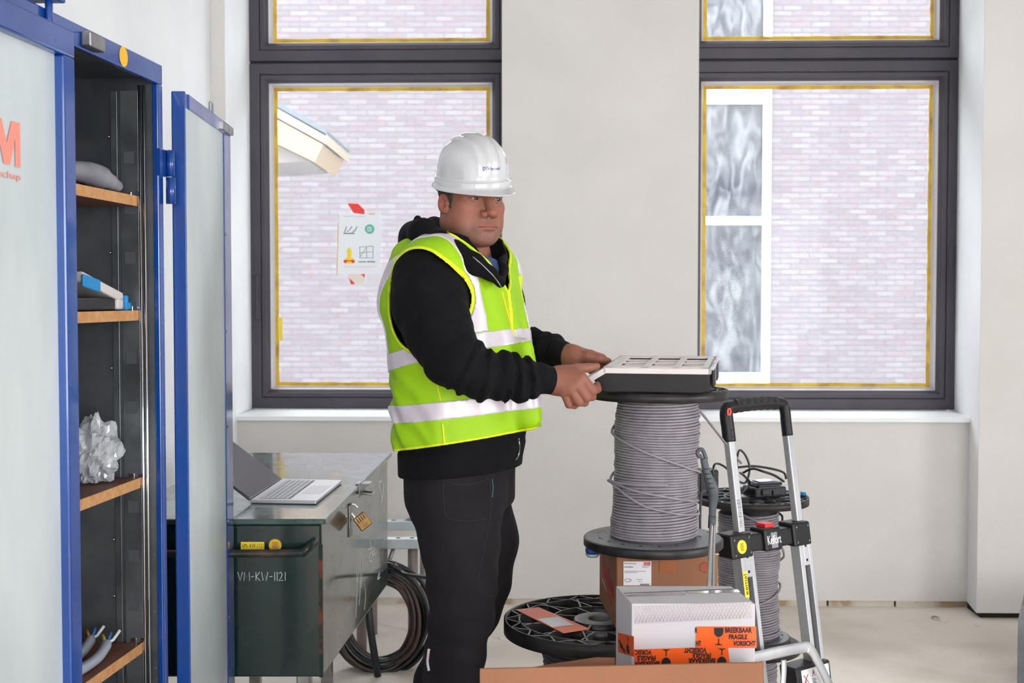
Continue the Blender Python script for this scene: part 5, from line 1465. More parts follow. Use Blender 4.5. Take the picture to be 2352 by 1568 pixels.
# openings at the cuffs
def caps_cut(d, node, dirv, r, depth):
    e = tuple(node[0][i] + dirv[i] * .02 for i in range(3)); s_ = tuple(node[0][i] + dirv[i] * (.0) for i in range(3))
    pl = -((X - node[0][0]) * dirv[0] + (Y - node[0][1]) * dirv[1] + (Z - node[0][2]) * dirv[2])
    near = np.sqrt((X - node[0][0]) ** 2 + (Y - node[0][1]) ** 2 + (Z - node[0][2]) ** 2) - .075
    return np.maximum(d, np.minimum(-pl, 1) * 1.0) if False else np.where(near < 0, np.maximum(d, -pl), d)
def unit(a, b):
    v = np.array(b) - np.array(a); return v / np.linalg.norm(v)
d = caps_cut(d, cufR[1], unit(cufR[0][0], cufR[1][0]), .03, .02)
d = caps_cut(d, cufL[1], unit(cufL[0][0], cufL[1][0]), .03, .02)
Vh, Fh = surfnet(d.astype(f32), G.lo, G.h)
Vh = relax(Vh, Fh, 2)
hoodie = np_obj('hoodie', Vh, Fh, M_hood, man)
del d, dr, dl, sr, sl_, fold, hd_, wv, wv2

# ---- vest
VT = [(555, 1062, .10, .085), (600, 1052, .180, .118), (650, 1048, .208, .138), (720, 1049, .212, .152), (830, 1062, .212, .160), (930, 1071, .212, .162), (1060, 1074, .212, .164)]
lo = (ux(862), 2.76, uz(1052)); hi = (ux(1262), 3.34, uz(535))
G = Fld(lo, hi, .0026)
X, Y, Z = G.X, G.Y, G.Z
dv, a, b = tube_tab(X, Y, Z, VT, 2.3)
dv = np.maximum(dv, Z - uz(570))
dv = smin(dv, cone(X, Y, Z, P(988, 630, 2.90), P(1062, 580, 3.06), .084, .080), .05)
dv = smin(dv, cone(X, Y, Z, P(1120, 632, 3.20), P(1062, 580, 3.06), .084, .080), .05)
# front flap that sticks out, and cloth over the hood
dv = smin(dv, cone(X, Y, Z, P(1205, 800, 2.94), P(1222, 960, 2.93), .02, .022), .05)
dv = smin(dv, cone(X, Y, Z, P(940, 590, 3.03), P(915, 690, 3.0), .042, .040), .05)
def aa_(X, Y): return (X - ux(1060)) * LT[0] + (Y - MD) * LT[1]
w1 = waves(X, Y * .6, Z * .45, 34, 6, 8); w2 = waves(X, Y, Z * .5, 75, 6, 9)
dv = dv - .0055 * w1 - .0018 * w2
# diagonal drag folds low on the back side
dv = dv - .0018 * np.sin(aa_(X, Y) * 85 + 2.2 * w1 + 8 * (Z - 1.3)) * np.clip(b * 12 - .2, 0, 1) * np.clip((Z - 1.22) * 9, 0, 1)
dv = dv - .0055 * np.sin((b * .75 + (Z - 1.1)) * 95 + 2 * w1) * np.clip(-b * 9 + .3, 0, 1) * np.clip((1.27 - Z) * 9, 0, 1)
# where the cloth is
T_ = .0026
hemz = uz(1040) + .010 + (b + .16) * .17
armc = P(984, 690, 2.88); armb = (armc[0] - ux(1060)) * FW[0] + (armc[1] - MD) * FW[1]
aa = (X - ux(1060)) * LT[0] + (Y - MD) * LT[1]; bb = (X - ux(1060)) * FW[0] + (Y - MD) * FW[1]
hole = (np.sqrt(((bb - armb + .004) / .100) ** 2 + ((Z - armc[2]) / .120) ** 2) - 1) * .108
hole = np.maximum(hole, aa + .02) 
hole2 = (np.sqrt(((bb - armb - .0) / .100) ** 2 + ((Z - armc[2]) / .120) ** 2) - 1) * .108
hole2 = np.maximum(hole2, .02 - aa)
zV = uz(668)
vneck = np.maximum((zV + 1.15 * np.abs(aa + .012) - Z) / 1.5, -bb + .02)
nc = np.sqrt((aa) ** 2 + (bb + .005) ** 2) - .094
nc = np.maximum(nc, 1.48 - Z)
neck = np.minimum(vneck, nc)
cut = np.maximum(np.maximum(-hole, -hole2), np.maximum(-neck, hemz - Z))       # <0 inside the cloth
slit = np.where((bb > 0), .0012 - np.abs(aa + .012), -1.0) + 0 * Z
cut = np.maximum(cut, slit)
shell = np.abs(dv) - T_
sd_ = np.maximum(shell, cut)
# reflective strips
band1 = np.abs(Z - (uz(836) + (bb + .15) * .235)) - .0205
band2 = np.abs(Z - (uz(948) + (bb + .15) * .12)) - .0215
zz_s = np.clip((Z - 1.38) / .16, 0, 1)
vs = np.abs(np.abs(aa) - .140 - .010 * zz_s * zz_s * (3 - 2 * zz_s)) - .0185
vs = np.maximum(vs, (uz(836) + (bb + .15) * .235) - Z)
strip = np.minimum(np.minimum(band1, band2), vs)
edge = cut + .0065                                                              # >0 close to an edge
edge_noslit = np.maximum(np.maximum(np.maximum(-hole, -hole2), -neck), hemz - Z) + .0065
edge = np.maximum(edge_noslit, slit + .005)
V_, F_ = surfnet(sd_.astype(f32), G.lo, G.h); V_ = relax(V_, F_, 1, .4)
vest = np_obj('safety_vest', V_, F_, M_vest, man)
for nm, rg in (('reflective_band', band1), ('reflective_band', band2)):
    q = np.maximum(np.maximum(np.abs(dv - .0030) - .0027, cut + .007), rg)
    V_, F_ = surfnet(q.astype(f32), G.lo, G.h); V_ = relax(V_, F_, 1, .4); np_obj(nm, V_, F_, M_refl, vest)
for sg in (-1, 1):
    q = np.maximum(np.maximum(np.abs(dv - .0030) - .0027, cut + .007), np.maximum(np.maximum(vs, -band1 + .0), -aa * sg))
    V_, F_ = surfnet(q.astype(f32), G.lo, G.h); V_ = relax(V_, F_, 1, .4); np_obj('shoulder_strip', V_, F_, M_refl, vest)
q = np.maximum(np.maximum(np.abs(dv - .0014) - .0036, cut), -edge)
V_, F_ = surfnet(q.astype(f32), G.lo, G.h); V_ = relax(V_, F_, 1, .4); np_obj('edge_binding', V_, F_, M_bind, vest)
del dv, w1, w2, hole, hole2, neck, nc, vneck, cut, slit, shell, sd_, band1, band2, vs, strip, edge, edge_noslit, q, aa, bb

# ---- trousers
lo = (ux(925), 2.78, 0.07); hi = (ux(1215), 3.30, uz(1055))
G = Fld(lo, hi, .0055)
X, Y, Z = G.X, G.Y, G.Z
HP = [(1040, 1058, .168, .126), (1090, 1058, .168, .124), (1150, 1062, .165, .118), (1180, 1064, .15, .10)]
d, a, b = tube_tab(X, Y, Z, HP)
d = np.maximum(np.maximum(d, Z - uz(1060)), uz(1165) - Z)
legR = [N_(1042, 1150, 2.97, .108), N_(1056, 1240, 2.96, .094), N_(1062, 1330, 2.945, .081), N_(1062, 1400, 2.93, .074), N_(1046, 1500, 2.925, .068), N_(1040, 1568, 2.925, .066), N_(1032, 1700, 2.92, .068), (tuple(P(1030, 1900, 2.92)), .066)]
legL = [N_(1080, 1150, 3.13, .105), N_(1103, 1240, 3.13, .094), N_(1099, 1330, 3.12, .079), N_(1082, 1400, 3.13, .070), N_(1042, 1490, 3.15, .062), N_(1008, 1568, 3.16, .060), N_(1004, 1700, 3.16, .062), (tuple(P(1002, 1860, 3.16)), .062)]
wv = waves(X, Y, Z, 26, 6, 13); wv2 = waves(X, Y, Z * 1.6, 55, 6, 15)
lr = chain(X, Y, Z, legR, .03); ll = chain(X, Y, Z, legL, .03)
kn = np.exp(-((Z - P(1076, 1400, 2.93)[2]) / .10) ** 2)
lr = lr - (.0025 + .0015 * kn) * np.sin(Z * 95 + 4 * wv + 20 * X) * (.4 + .6 * np.clip(wv2 + .3, 0, 1)) * (.35 + kn)
d = smin(d, lr, .05); d = np.minimum(smin(d, ll, .005), d)
d = d - .002 * wv - .0018 * wv2
d = np.maximum(d, .075 - Z)
V_, F_ = surfnet(d.astype(f32), G.lo, G.h); V_ = relax(V_, F_, 2)
trou = np_obj('trousers', V_, F_, M_trou, man)
del d, lr, ll, wv, wv2, kn
# boots
for nd, nm in ((P(1030, 1900, 2.92), 0), (P(1002, 1860, 3.16), 1)):
    c = np.array([nd[0], nd[1], 0])
    fw = FW
    G = Fld((c[0] - .14, c[1] - .2, -.004), (c[0] + .28, c[1] + .14, .2), .005)
    X, Y, Z = G.X, G.Y, G.Z
    d = cone(X, Y, Z, tuple(c + [0, 0, .10]), tuple(c + [0, 0, .17]), .055, .052)
    d = smin(d, cone(X, Y, Z, tuple(c + [0, 0, .05]), tuple(c + fw * .10 + [0, 0, .045]), .048, .042), .04)
    d = np.maximum(d, .001 - Z)
    V_, F_ = surfnet((d + 0 * X).astype(f32), G.lo, G.h); np_obj('boot', relax(V_, F_, 2), F_, mat('boot_leather%d' % nm, (34, 32, 32), .6), man)

# ---- head, local frame: x his left, y forward, z up, origin between the eyes inside the head
PSI = math.radians(33)
HF = np.array([math.sin(PSI), -math.cos(PSI), 0.]); HL = np.array([math.cos(PSI), math.sin(PSI), 0.])
HC_ = np.array(P(1077, 457, 3.03)); HS = 1.02
pt_ = math.radians(-3)   # nod
HU = np.array([0, 0, 1.]) * math.cos(pt_) - HF * math.sin(pt_); HF2 = HF * math.cos(pt_) + np.array([0, 0, 1.]) * math.sin(pt_)
def h2w(V): V = np.asarray(V) * HS; return HC_ + V[:, :1] * HL + V[:, 1:2] * HF2 + V[:, 2:3] * HU
def w2h(V): q = np.asarray(V) - HC_; return np.stack([q @ HL, q @ HF2, q @ HU], 1) / HS
def wz(Z): return np.where(Z < 0, Z / .90, Z)
def head_core(X, Y, Z):
    aX = np.abs(X); Z = wz(Z)
    d = ell(X, Y, Z, (0, -.004, .034), (.070, .084, .084))
    d = smin(d, ell(X, Y, Z, (0, .028, -.030), (.062, .060, .078)), .03)
    d = smin(d, ell(X, Y, Z, (0, .024, -.076), (.059, .056, .041)), .03)
    d = smin(d, ell(aX, Y, Z, (.034, .045, -.086), (.024, .026, .024)), .025)
    d = smin(d, ell(aX, Y, Z, (.038, .040, -.046), (.026, .026, .034)), .028)      # cheeks
    d = smin(d, ell(aX, Y, Z, (.050, -.004, -.070), (.018, .026, .026)), .03)      # jaw corner
    d = smin(d, ell(X, Y, Z, (0, .075, -.104), (.030, .019, .018)), .022)          # chin
    d = smin(d, ell(X, Y, Z, (0, .040, -.109), (.040, .036, .018)), .022)          # under chin
    d = smin(d, ell(X, Y, Z, (0, .034, .050), (.063, .050, .050)), .03)
    d = smin(d, ell(aX, Y, Z, (.044, .058, -.020), (.014, .013, .012)), .022)      # cheekbone
    return d
def head_sdf(X, Y, Z):
    aX = np.abs(X)
    d = head_core(X, Y, Z); Z = wz(Z)
    d = smax(d, -ell(aX, Y, Z, (.031, .101, -.003), (.021, .020, .0135)), .016)
    br = chain(aX, Y, Z, [((.0, .087, .015), .0085), ((.018, .0885, .0185), .009), ((.036, .080, .019), .008), ((.050, .064, .012), .006)])
    d = smin(d, br, .012)
    # eyelids
    d = smin(d, ell(aX, Y, Z, (.0315, .0705, -.0005), (.0150, .0146, .0146)), .004)
    d = smax(d, -ell(aX, Y, Z, (.0315, .088, -.0015), (.0118, .014, .0032)), .0010)
    d = smax(d, -cone(aX, Y, Z, (.021, .0895, .0060), (.042, .0855, .0058), .0012, .0010), .0015)
    # nose
    n = cone(X, Y, Z, (0, .085, .008), (0, .1085, -.036), .0098, .0120)
    n = smin(n, ell(X, Y, Z, (0, .1085, -.0380), (.0120, .0112, .0100)), .006)
    n = smin(n, ell(aX, Y, Z, (.0155, .0950, -.0420), (.0082, .0115, .0084)), .006)
    d = smin(d, n, .010)
    d = smax(d, -ell(aX, Y, Z, (.0075, .1035, -.0515), (.0040, .0065, .0040)), .0025)
    d = smax(d, -cone(aX, Y, Z, (.0225, .094, -.0445), (.0235, .090, -.038), .0012, .001), .003)
    # mouth
    d = smin(d, ell(X, Y, Z, (0, .0755, -.074), (.031, .0235, .026)), .016)
    d = smax(d, -cone(X, Y, Z, (0, .1035, -.055), (0, .1035, -.064), .0018, .002), .004)
    up = chain(aX, Y, Z, [((0, .0987, -.0712), .0032), ((.006, .0989, -.0704), .0034), ((.016, .0945, -.0722), .0028), ((.0265, .0855, -.0755), .0014)])
    lw = chain(aX, Y, Z, [((0, .0970, -.0795), .0046), ((.010, .0955, -.0792), .0042), ((.019, .0895, -.0780), .0028), ((.025, .0845, -.0767), .0014)])
    d = smin(d, up, .004); d = smin(d, lw, .004)
    d = smax(d, -chain(aX, Y, Z, [((0, .1020, -.0752), .0012), ((.012, .1000, -.0750), .0012), ((.0285, .0868, -.0768), .0011)]), .0018)
    d = smax(d, -cone(X, Y, Z, (-.011, .0990, -.0895), (.011, .0990, -.0895), .0035, .0035), .007)
    # ear
    cs, sn_ = math.cos(.22), math.sin(.22)
    y2 = (Y - .010) * cs + (Z + .018) * sn_; z2 = (Z + .018) * cs - (Y - .010) * sn_
    aO = aX; aX = aX + .26 * y2
    e = ell(aX, y2, z2, (.0740, -.003, .002), (.0088, .0150, .0275))
    e = smax(e, -ell(aX, y2, z2, (.0820, .002, .003), (.0085, .0088, .0150)), .002)
    e = smax(e, -ell(aX, y2, z2, (.0810, -.003, .015), (.0045, .0090, .0100)), .0015)
    e = smin(e, ell(aX, y2, z2, (.0760, .012, .000), (.004, .004, .006)), .005)
    aX = aO
    d = smin(d, e, .005)
    return d
def head_neck(X, Y, Z):
    d = head_sdf(X, Y, Z)
    nk_ = cone(X, Y, Z, (0, -.020, -.055), (0, -.036, -.20), .053, .064)
    nk_ = smin(nk_, cone(np.abs(X), Y, Z, (.050, -.02, -.05), (.020, .022, -.17), .014, .012), .02)
    return smin(d, nk_, .012)
G = Fld((-.096, -.122, -.215), (.096, .128, .100), .00165)
X, Y, Z = G.X, G.Y, G.Z
d = head_neck(X, Y, Z)
Vn, Fn = surfnet(d.astype(f32), G.lo, G.h)
Vn = relax(Vn, Fn, 1, .35)
nh = len(Vn)
hv = Vn.copy()
def sstep(x, a, b): t = np.clip((x - a) / (b - a), 0, 1); return t * t * (3 - 2 * t)
x, y, z = np.abs(hv[:, 0]), hv[:, 1], wz(hv[:, 2])
nz = np.array([mnoise.noise(Vector((p[0], p[1], p[2])) * 45) for p in hv]); nz2 = np.array([mnoise.noise(Vector((p[0], p[1], p[2])) * 420) for p in hv])
skin = np.array(lin((141, 91, 74))[:3]); red = np.array(lin((146, 80, 68))[:3]); stub = np.array(lin((96, 76, 66))[:3]); lipc = np.array(lin((138, 76, 70))[:3]); dark = np.array(lin((60, 38, 32))[:3]); brown = np.array(lin((128, 84, 68))[:3])
col = np.tile(skin, (nh, 1)) * (1 + .06 * nz[:, None] + .04 * nz2[:, None])
def blend(col, c, w): return col * (1 - w[:, None]) + c * w[:, None]
col = blend(col, red, .45 * np.exp(-(((x - .045) / .02) ** 2 + ((z + .035) / .018) ** 2)) * (y > 0))
col = blend(col, red, .5 * np.exp(-((x / .014) ** 2 + ((z + .040) / .012) ** 2)) * (y > .09))
col = blend(col, red, .55 * (x > .072) * (np.abs(z + .015) < .04))
# stubble: jaw, chin, moustache
sb = np.maximum(sstep(-z, .062, .088) * sstep(y, -.035, .0), 0) * (1 - sstep(-z, .122, .145))
sb = np.maximum(sb, sstep(x, .040, .056) * sstep(-z, .025, .06) * (1 - sstep(y, .02, .055)) * sstep(y, .0, .014) * (x < .070))
mo = np.exp(-(((z + .0605) / .006) ** 2)) * (x < .026) * (y > .07)
sb = np.clip(np.maximum(sb, mo * .8) * (.55 + .9 * nz2 + .25 * nz), 0, .62)
sb = np.where((np.abs(z + .0757) < .008) & (x < .024) & (y > .08), 0, sb)
sb = np.maximum(sb, .7 * np.exp(-((x / .006) ** 2 + ((z + .0905) / .004) ** 2)) * (y > .08))
col = blend(col, stub, sb)
lw_ = (1 - sstep(np.abs(z + .0756), .0058 * np.sqrt(np.clip(1 - (x / .029) ** 2, .02, 1)), .0082 * np.sqrt(np.clip(1 - (x / .029) ** 2, .02, 1)) + .0006)) * (1 - sstep(x, .0225, .027)) * (y > .078)
col = blend(col, lipc, .8 * lw_)
col = blend(col, dark, .75 * (1 - sstep(np.abs(z + .0753), .0004, .0014)) * (x < .026) * (y > .08))
col = blend(col, brown, .5 * np.exp(-(((x - .0315) / .017) ** 2 + ((z - .006) / .006) ** 2)) * (y > .06))  # upper lid shading put into the skin colour
col = blend(col, brown, .35 * np.exp(-(((x - .030) / .015) ** 2 + ((z + .011) / .004) ** 2)) * (y > .06))  # lower lid shading, also in the colour
lash = (1 - sstep(np.abs(z - (.0030 - .9 * (x - .0315) ** 2 / .0128 * .35)), .0004, .0013)) * (np.abs(x - .0315) < .0125) * (y > .075)
col = blend(col, dark, .85 * lash)
col = blend(col, dark, .8 * (((x - .0075) / .004) ** 2 + ((z + .0515) / .0035) ** 2 < 1) * (y > .09))
mole = (hv[:, 0] + .036) ** 2 + (z + .052) ** 2 < .0013 ** 2
col = blend(col, dark, .6 * (mole & (y > .03)))
WH = h2w(hv)

# ---- hands
def hand(fingers, palm, thumb, wrist, lo, hi):
    G = Fld(lo, hi, .0016); X, Y, Z = G.X, G.Y, G.Z
    d = None
    for a_, b_ in palm:
        e = cone(X, Y, Z, a_[0], b_[0], a_[1], b_[1]); d = e if d is None else smin(d, e, .016)
    d = smin(d, chain(X, Y, Z, thumb, .004), .010)
    for fg in fingers:
        d = smin(d, chain(X, Y, Z, fg, .002), .0022)
    d = smin(d, chain(X, Y, Z, wrist, .01), .014)
    return surfnet(d.astype(f32), G.lo, G.h)
WR = N_(1270, 875, 2.815, .027)
mR = [N_(1336, 867, 2.792, .0125), N_(1325, 882, 2.786, .0130), N_(1311, 893, 2.786, .0125), N_(1297, 901, 2.792, .0112)]
fR = [[mR[0], N_(1360, 896, 2.795, .0118), N_(1372, 893, 2.822, .0098), N_(1371, 884, 2.846, .0085)],
      [mR[1], N_(1346, 911, 2.790, .0120), N_(1360, 911, 2.818, .0098), N_(1363, 902, 2.842, .0085)],
      [mR[2], N_(1329, 922, 2.790, .0114), N_(1343, 924, 2.816, .0094), N_(1349, 914, 2.838, .0080)],
      [mR[3], N_(1307, 928, 2.796, .0098), N_(1320, 931, 2.816, .0082), N_(1327, 923, 2.832, .0072)]]
pR = [(N_(1284, 866, 2.812, .022), mR[0]), (N_(1283, 872, 2.81, .022), mR[1]), (N_(1281, 880, 2.81, .022), mR[2]), (N_(1279, 886, 2.812, .020), mR[3]), (N_(1290, 862, 2.822, .020), N_(1322, 858, 2.815, .018))]
tR = [N_(1300, 856, 2.825, .017), N_(1325, 847, 2.838, .0125), N_(1350, 844, 2.855, .0105), N_(1371, 841, 2.868, .0082)]
wR = [N_(1236, 868, 2.80, .026), N_(1262, 874, 2.812, .026), N_(1284, 874, 2.815, .028)]
Vr, Fr = hand(fR, pR, tR, wR, (P(1228, 870, 2.8)[0], 2.74, P(1300, 952, 2.8)[2]), (P(1388, 870, 2.87)[0], 2.895, P(1300, 822, 2.8)[2]))
mL = [N_(1356, 814, 3.140, .0125), N_(1356, 824, 3.155, .0125), N_(1354, 834, 3.160, .0120), N_(1350, 843, 3.155, .0105)]
fL = [[mL[0], N_(1382, 822, 3.155, .0112), N_(1398, 833, 3.150, .0092), N_(1396, 842, 3.138, .008)],
      [mL[1], N_(1380, 838, 3.165, .0112), N_(1392, 848, 3.150, .0092), N_(1388, 853, 3.135, .008)],
      [mL[2], N_(1374, 850, 3.165, .0108), N_(1384, 858, 3.150, .009), N_(1380, 860, 3.13, .0078)],
      [mL[3], N_(1366, 858, 3.160, .0095), N_(1374, 864, 3.145, .008), N_(1370, 866, 3.13, .007)]]
pL = [(N_(1316, 812, 3.130, .020), mL[0]), (N_(1315, 817, 3.135, .021), mL[1]), (N_(1314, 822, 3.135, .021), mL[2]), (N_(1313, 828, 3.135, .019), mL[3])]
tL = [N_(1326, 818, 3.120, .017), N_(1350, 818, 3.108, .0135), N_(1374, 824, 3.102, .0112), N_(1397, 829, 3.104, .0085)]
wL = [N_(1282, 812, 3.165, .024), N_(1304, 815, 3.14, .025), N_(1316, 817, 3.132, .025)]
Vl, Fl = hand(fL, pL, tL, wL, (P(1272, 815, 3.1)[0], 3.07, P(1300, 882, 3.14)[2]), (P(1418, 815, 3.16)[0], 3.22, P(1300, 780, 3.12)[2]))
def handcol(V, cr):
    n = np.array([mnoise.noise(Vector(p) * 90) for p in V])
    c = np.tile(skin * np.array([.90, .84, .82]), (len(V), 1)) * (1 + .08 * n[:, None]); return c
# hidden body core: torso, arms, legs, so that the skin is one mesh with head and hands
G = Fld((ux(900), 2.70, .3), (P(1300, 800, 3.1)[0], 3.40, uz(560)), .012)
X, Y, Z = G.X, G.Y, G.Z
d, a, b = tube_tab(X, Y, Z, [(t[0], t[1], t[2] * .72, t[3] * .72) for t in TORSO]); d = np.maximum(d, Z - uz(565)); d = np.maximum(d, uz(1150) - Z)
for ch_n in (armR, armL, legR[:-1], legL[:-1]):
    d = smin(d, chain(X, Y, Z, [(q[0], q[1] * .55) for q in ch_n]), .03)
d = smin(d, cone(X, Y, Z, P(1070, 540, 3.05), P(1062, 620, 3.05), .05, .06), .03)
Vc, Fc = surfnet(d.astype(f32), G.lo, G.h); Vc = relax(Vc, Fc, 2)
VV = [WH, relax(Vr, Fr, 1, .3), relax(Vl, Fl, 1, .3), Vc]; FF = [Fn, Fr, Fl, Fc]
CC = [col, handcol(Vr, 1), handcol(Vl, 1), np.tile(skin, (len(Vc), 1))]
o = 0; F2 = []
for v_, f_ in zip(VV, FF): F2.append(f_ + o); o += len(v_)
M_skin = mat('skin', (186, 128, 106), .6, attr='tint', sss=.12, bump=.06, bscale=700)
bodyo = np_obj('body', np.concatenate(VV), np.concatenate(F2), M_skin, man, cols=np.clip(np.concatenate(CC), 0, 1))
# eyes
M_eye = mat('eye_white', (122, 104, 98), .2, coat=.4); M_iris = mat('iris_dark', (26, 17, 14), .25, coat=.2)
for sg in (-1, 1):
    m = MB(); c = np.array([sg * .0315, .0705, -.0005])
    look = np.array([.22, 1, -.02]); look /= np.linalg.norm(look)
    def fn(u, v, r_=.0129, c=c):
        a_ = 2 * math.pi * u; b_ = math.pi * v
        return Vector(h2w(np.array([c + r_ * np.array([math.sin(b_) * math.cos(a_), math.cos(b_), math.sin(b_) * math.sin(a_)])]))[0])
    m.grid(fn, 24, 16, closeu=True); eb = m.build('eyeball', M_eye, bodyo)
    m = MB()
    e1 = np.cross(look, [0, 0, 1]); e1 /= np.linalg.norm(e1); e2 = np.cross(e1, look)
    pts = []
    R_ = .0131
    def cap(u, v):
        a_ = 2 * math.pi * u; b_ = v * .50
        p = c + R_ * (look * math.cos(b_) + (e1 * math.cos(a_) + e2 * math.sin(a_)) * math.sin(b_)); return Vector(h2w(np.array([p]))[0])
    m.grid(cap, 20, 5, closeu=True); m.build('iris', M_iris, eb, fix=False)
# brows and hair
G = Fld((-.062, .04, .0), (.062, .115, .04), .0012); X, Y, Z = G.X, G.Y, G.Z
dh = head_sdf(X, Y, Z)
M_hair = mat('dark_hair', (44, 35, 32), .85, col2=(72, 62, 56), scale=120, stretch=(1, 1, .4), bump=.5, bscale=500)
for sg in (-1, 1):
    cap_ = chain(X * sg, Y, Z, [((.013, .094, .0125), .0034), ((.028, .092, .0150), .0038), ((.042, .082, .0150), .0032), ((.052, .068, .010), .0018)])
    q = np.maximum(dh - .0016, cap_)
    V_, F_ = surfnet(q.astype(f32), G.lo, G.h); np_obj('eyebrow', h2w(relax(V_, F_, 1, .3)), F_, M_hair, bodyo)
G = Fld((-.095, -.125, -.095), (.095, .07, .09), .0024); X, Y, Z = G.X, G.Y, G.Z
dh = head_core(X, Y, Z)
dh = smin(dh, cone(X, Y, Z, (0, -.020, -.055), (0, -.040, -.20), .058, .068), .022)
reg = np.maximum(Y - (.030 + .25 * Z) - .004, -(Z + .006 + np.clip(.9 * (-.012 - Y), 0, .055)))
aX = np.abs(X)
side = np.maximum(np.maximum(Y - .034, .020 - Y), -(Z + .026 + .3 * (Y - .03)))
reg = np.minimum(reg, side)
q = np.maximum(np.maximum(dh - .0022, -(dh + .004)), reg)
V_, F_ = surfnet(q.astype(f32), G.lo, G.h); np_obj('hair', h2w(relax(V_, F_, 2)), F_, M_hair, man)

# ---- hard hat (local head frame)
M_hat = mat('hat_white', (190, 190, 193), .18, coat=.8, spec=.6)
HA, HB = .0840, .0985; HYC = .016; ZB0 = .0440; ZTOP = .1540
def hatp(u, t, off=0.0):
    """u around (0 = front), t 0 top .. 1 shell rim"""
    a_ = 2 * math.pi * u; s_ = math.sin(t * math.pi / 2) ** .92; cz = math.cos(t * math.pi / 2) ** .80 if t < 1 else 0
    x = math.sin(a_) * HA * s_; y = math.cos(a_) * HB * s_
    z = ZB0 + .012 + (ZTOP - ZB0 - .012) * cz
    # ridges running front to back
    rg = 0
    fr = max(0, min(1, (y + .085) / .05)) * max(0, min(1, (.97 - t) / .25))
    rg += .0060 * math.exp(-(x / .017) ** 4) + .0042 * math.exp(-((abs(x) - .034) / .006) ** 2)
    n = Vector((x / HA ** 2, y / HB ** 2, max(z - ZB0, 0) / (ZTOP - ZB0) ** 2 + 1e-4)).normalized()
    p = Vector((x, y, z)) + n * (rg * fr + off)
    return p
def hat_outer(u, v):
    # v 0..1 : shell, rain band, brim lip
    a_ = 2 * math.pi * u; ca, sa = math.cos(a_), math.sin(a_)
    if v <= .78: p = hatp(u, v / .78 * .99)
    else:
        t = (v - .78) / .22
        prof = [(0, .012), (.0045, .0105), (.0055, .004), (.0058, -.004), (.0105, -.009), (.0120, -.012), (.0105, -.014), (.004, -.012)]
        k = t * (len(prof) - 1); i = min(int(k), len(prof) - 2); f_ = k - i
        o_ = prof[i][0] * (1 - f_) + prof[i + 1][0] * f_; z_ = prof[i][1] * (1 - f_) + prof[i + 1][1] * f_
        pk = max(0, ca) ** 3 * .040 * max(0, min(1, (t - .42) / .3)); 
        if t > .93: pk *= 1 - (t - .93) / .07 * .6
        x = sa * (HA + o_); y = ca * (HB + o_ + pk)
        z = ZB0 + z_ - (.003 if ca > 0 else 0) * ca * ca * max(0, t - .5) + .010 * (1 - abs(ca)) * 0 + 0
        p = Vector((x, y, z))
    dip = max(0, min(1, (v - .42) / .36)) ** 1.5 * .004 * (1 - ca * ca)
    p = Vector((p.x, p.y + HYC, p.z - dip))
    cd_ = Vector((-math.sin(PSI), math.cos(PSI), 0)); tau = .21
    s_ = Vector((p.x, p.y - HYC, 0)).dot(cd_); zr = p.z - ZB0
    p = p + cd_ * (s_ * (math.cos(tau) - 1) + zr * math.sin(tau) * .6) + Vector((0, 0, zr * (math.cos(tau) - 1) - s_ * math.sin(tau)))
    return Vector(h2w(np.array([list(p)]))[0])
m = MB(); m.grid(hat_outer, 120, 70, closeu=True)
hat = m.build('hard_hat', M_hat, man)
sm = hat.modifiers.new('thick', 'SOLIDIFY'); sm.thickness = .0022; sm.offset = -1
from mathutils.bvhtree import BVHTree
hat_bvh = BVHTree.FromPolygons([Vector(p) for p in m.v], m.f)
def dec(bvh, px, py, e=.0006):
    r_ = ray(px, py).normalized(); h_ = bvh.ray_cast(Vector((0, 0, CAMZ)), r_)
    if h_[0] is None: return None
    n = h_[1] if h_[1].dot(r_) < 0 else -h_[1]
    return h_[0] + n * e
def decal_text(parent, bvh, s, px, py, w, h, mm, slope=0, bold=0, e=.0006, name='lettering', sz=10):
    vs, fs = text_mesh(s, sz, w, bold * 10, 'LEFT', h)
    P_ = [dec(bvh, px + x, py - y + slope * x, e) for x, y in vs]
    if any(p is None for p in P_): return
    m = MB(); m.add(P_, fs); m.build(name, mm, parent, fix=False)
M_navy = mat('navy_print', (38, 56, 140), .5)
decal_text(hat, hat_bvh, 'DIT', 1109, 392, 14, 8.5, M_navy, -.06, bold=.02)
decal_text(hat, hat_bvh, 'Personeel', 1125.5, 391.3, 22, 7.5, M_navy, -.06, bold=.006)
m = MB(); c = dec(hat_bvh, 1123, 387.5); m.disc(c, .0018, c - Vector(tuple(HC_))); m.build('logo_dot', M_redp, hat, fix=False)
G = Fld((-.1, -.125, -.01), (.1, .1, .05), .003); X, Y, Z = G.X, G.Y, G.Z
dh = head_core(X, Y, Z)
q = np.maximum(np.maximum(np.abs(dh - .004) - .002, np.abs(Z - .024 + .12 * Y) - .012), Y + .028)
V_, F_ = surfnet(q.astype(f32), G.lo, G.h); np_obj('harness', h2w(relax(V_, F_, 1)), F_, M_black, hat)

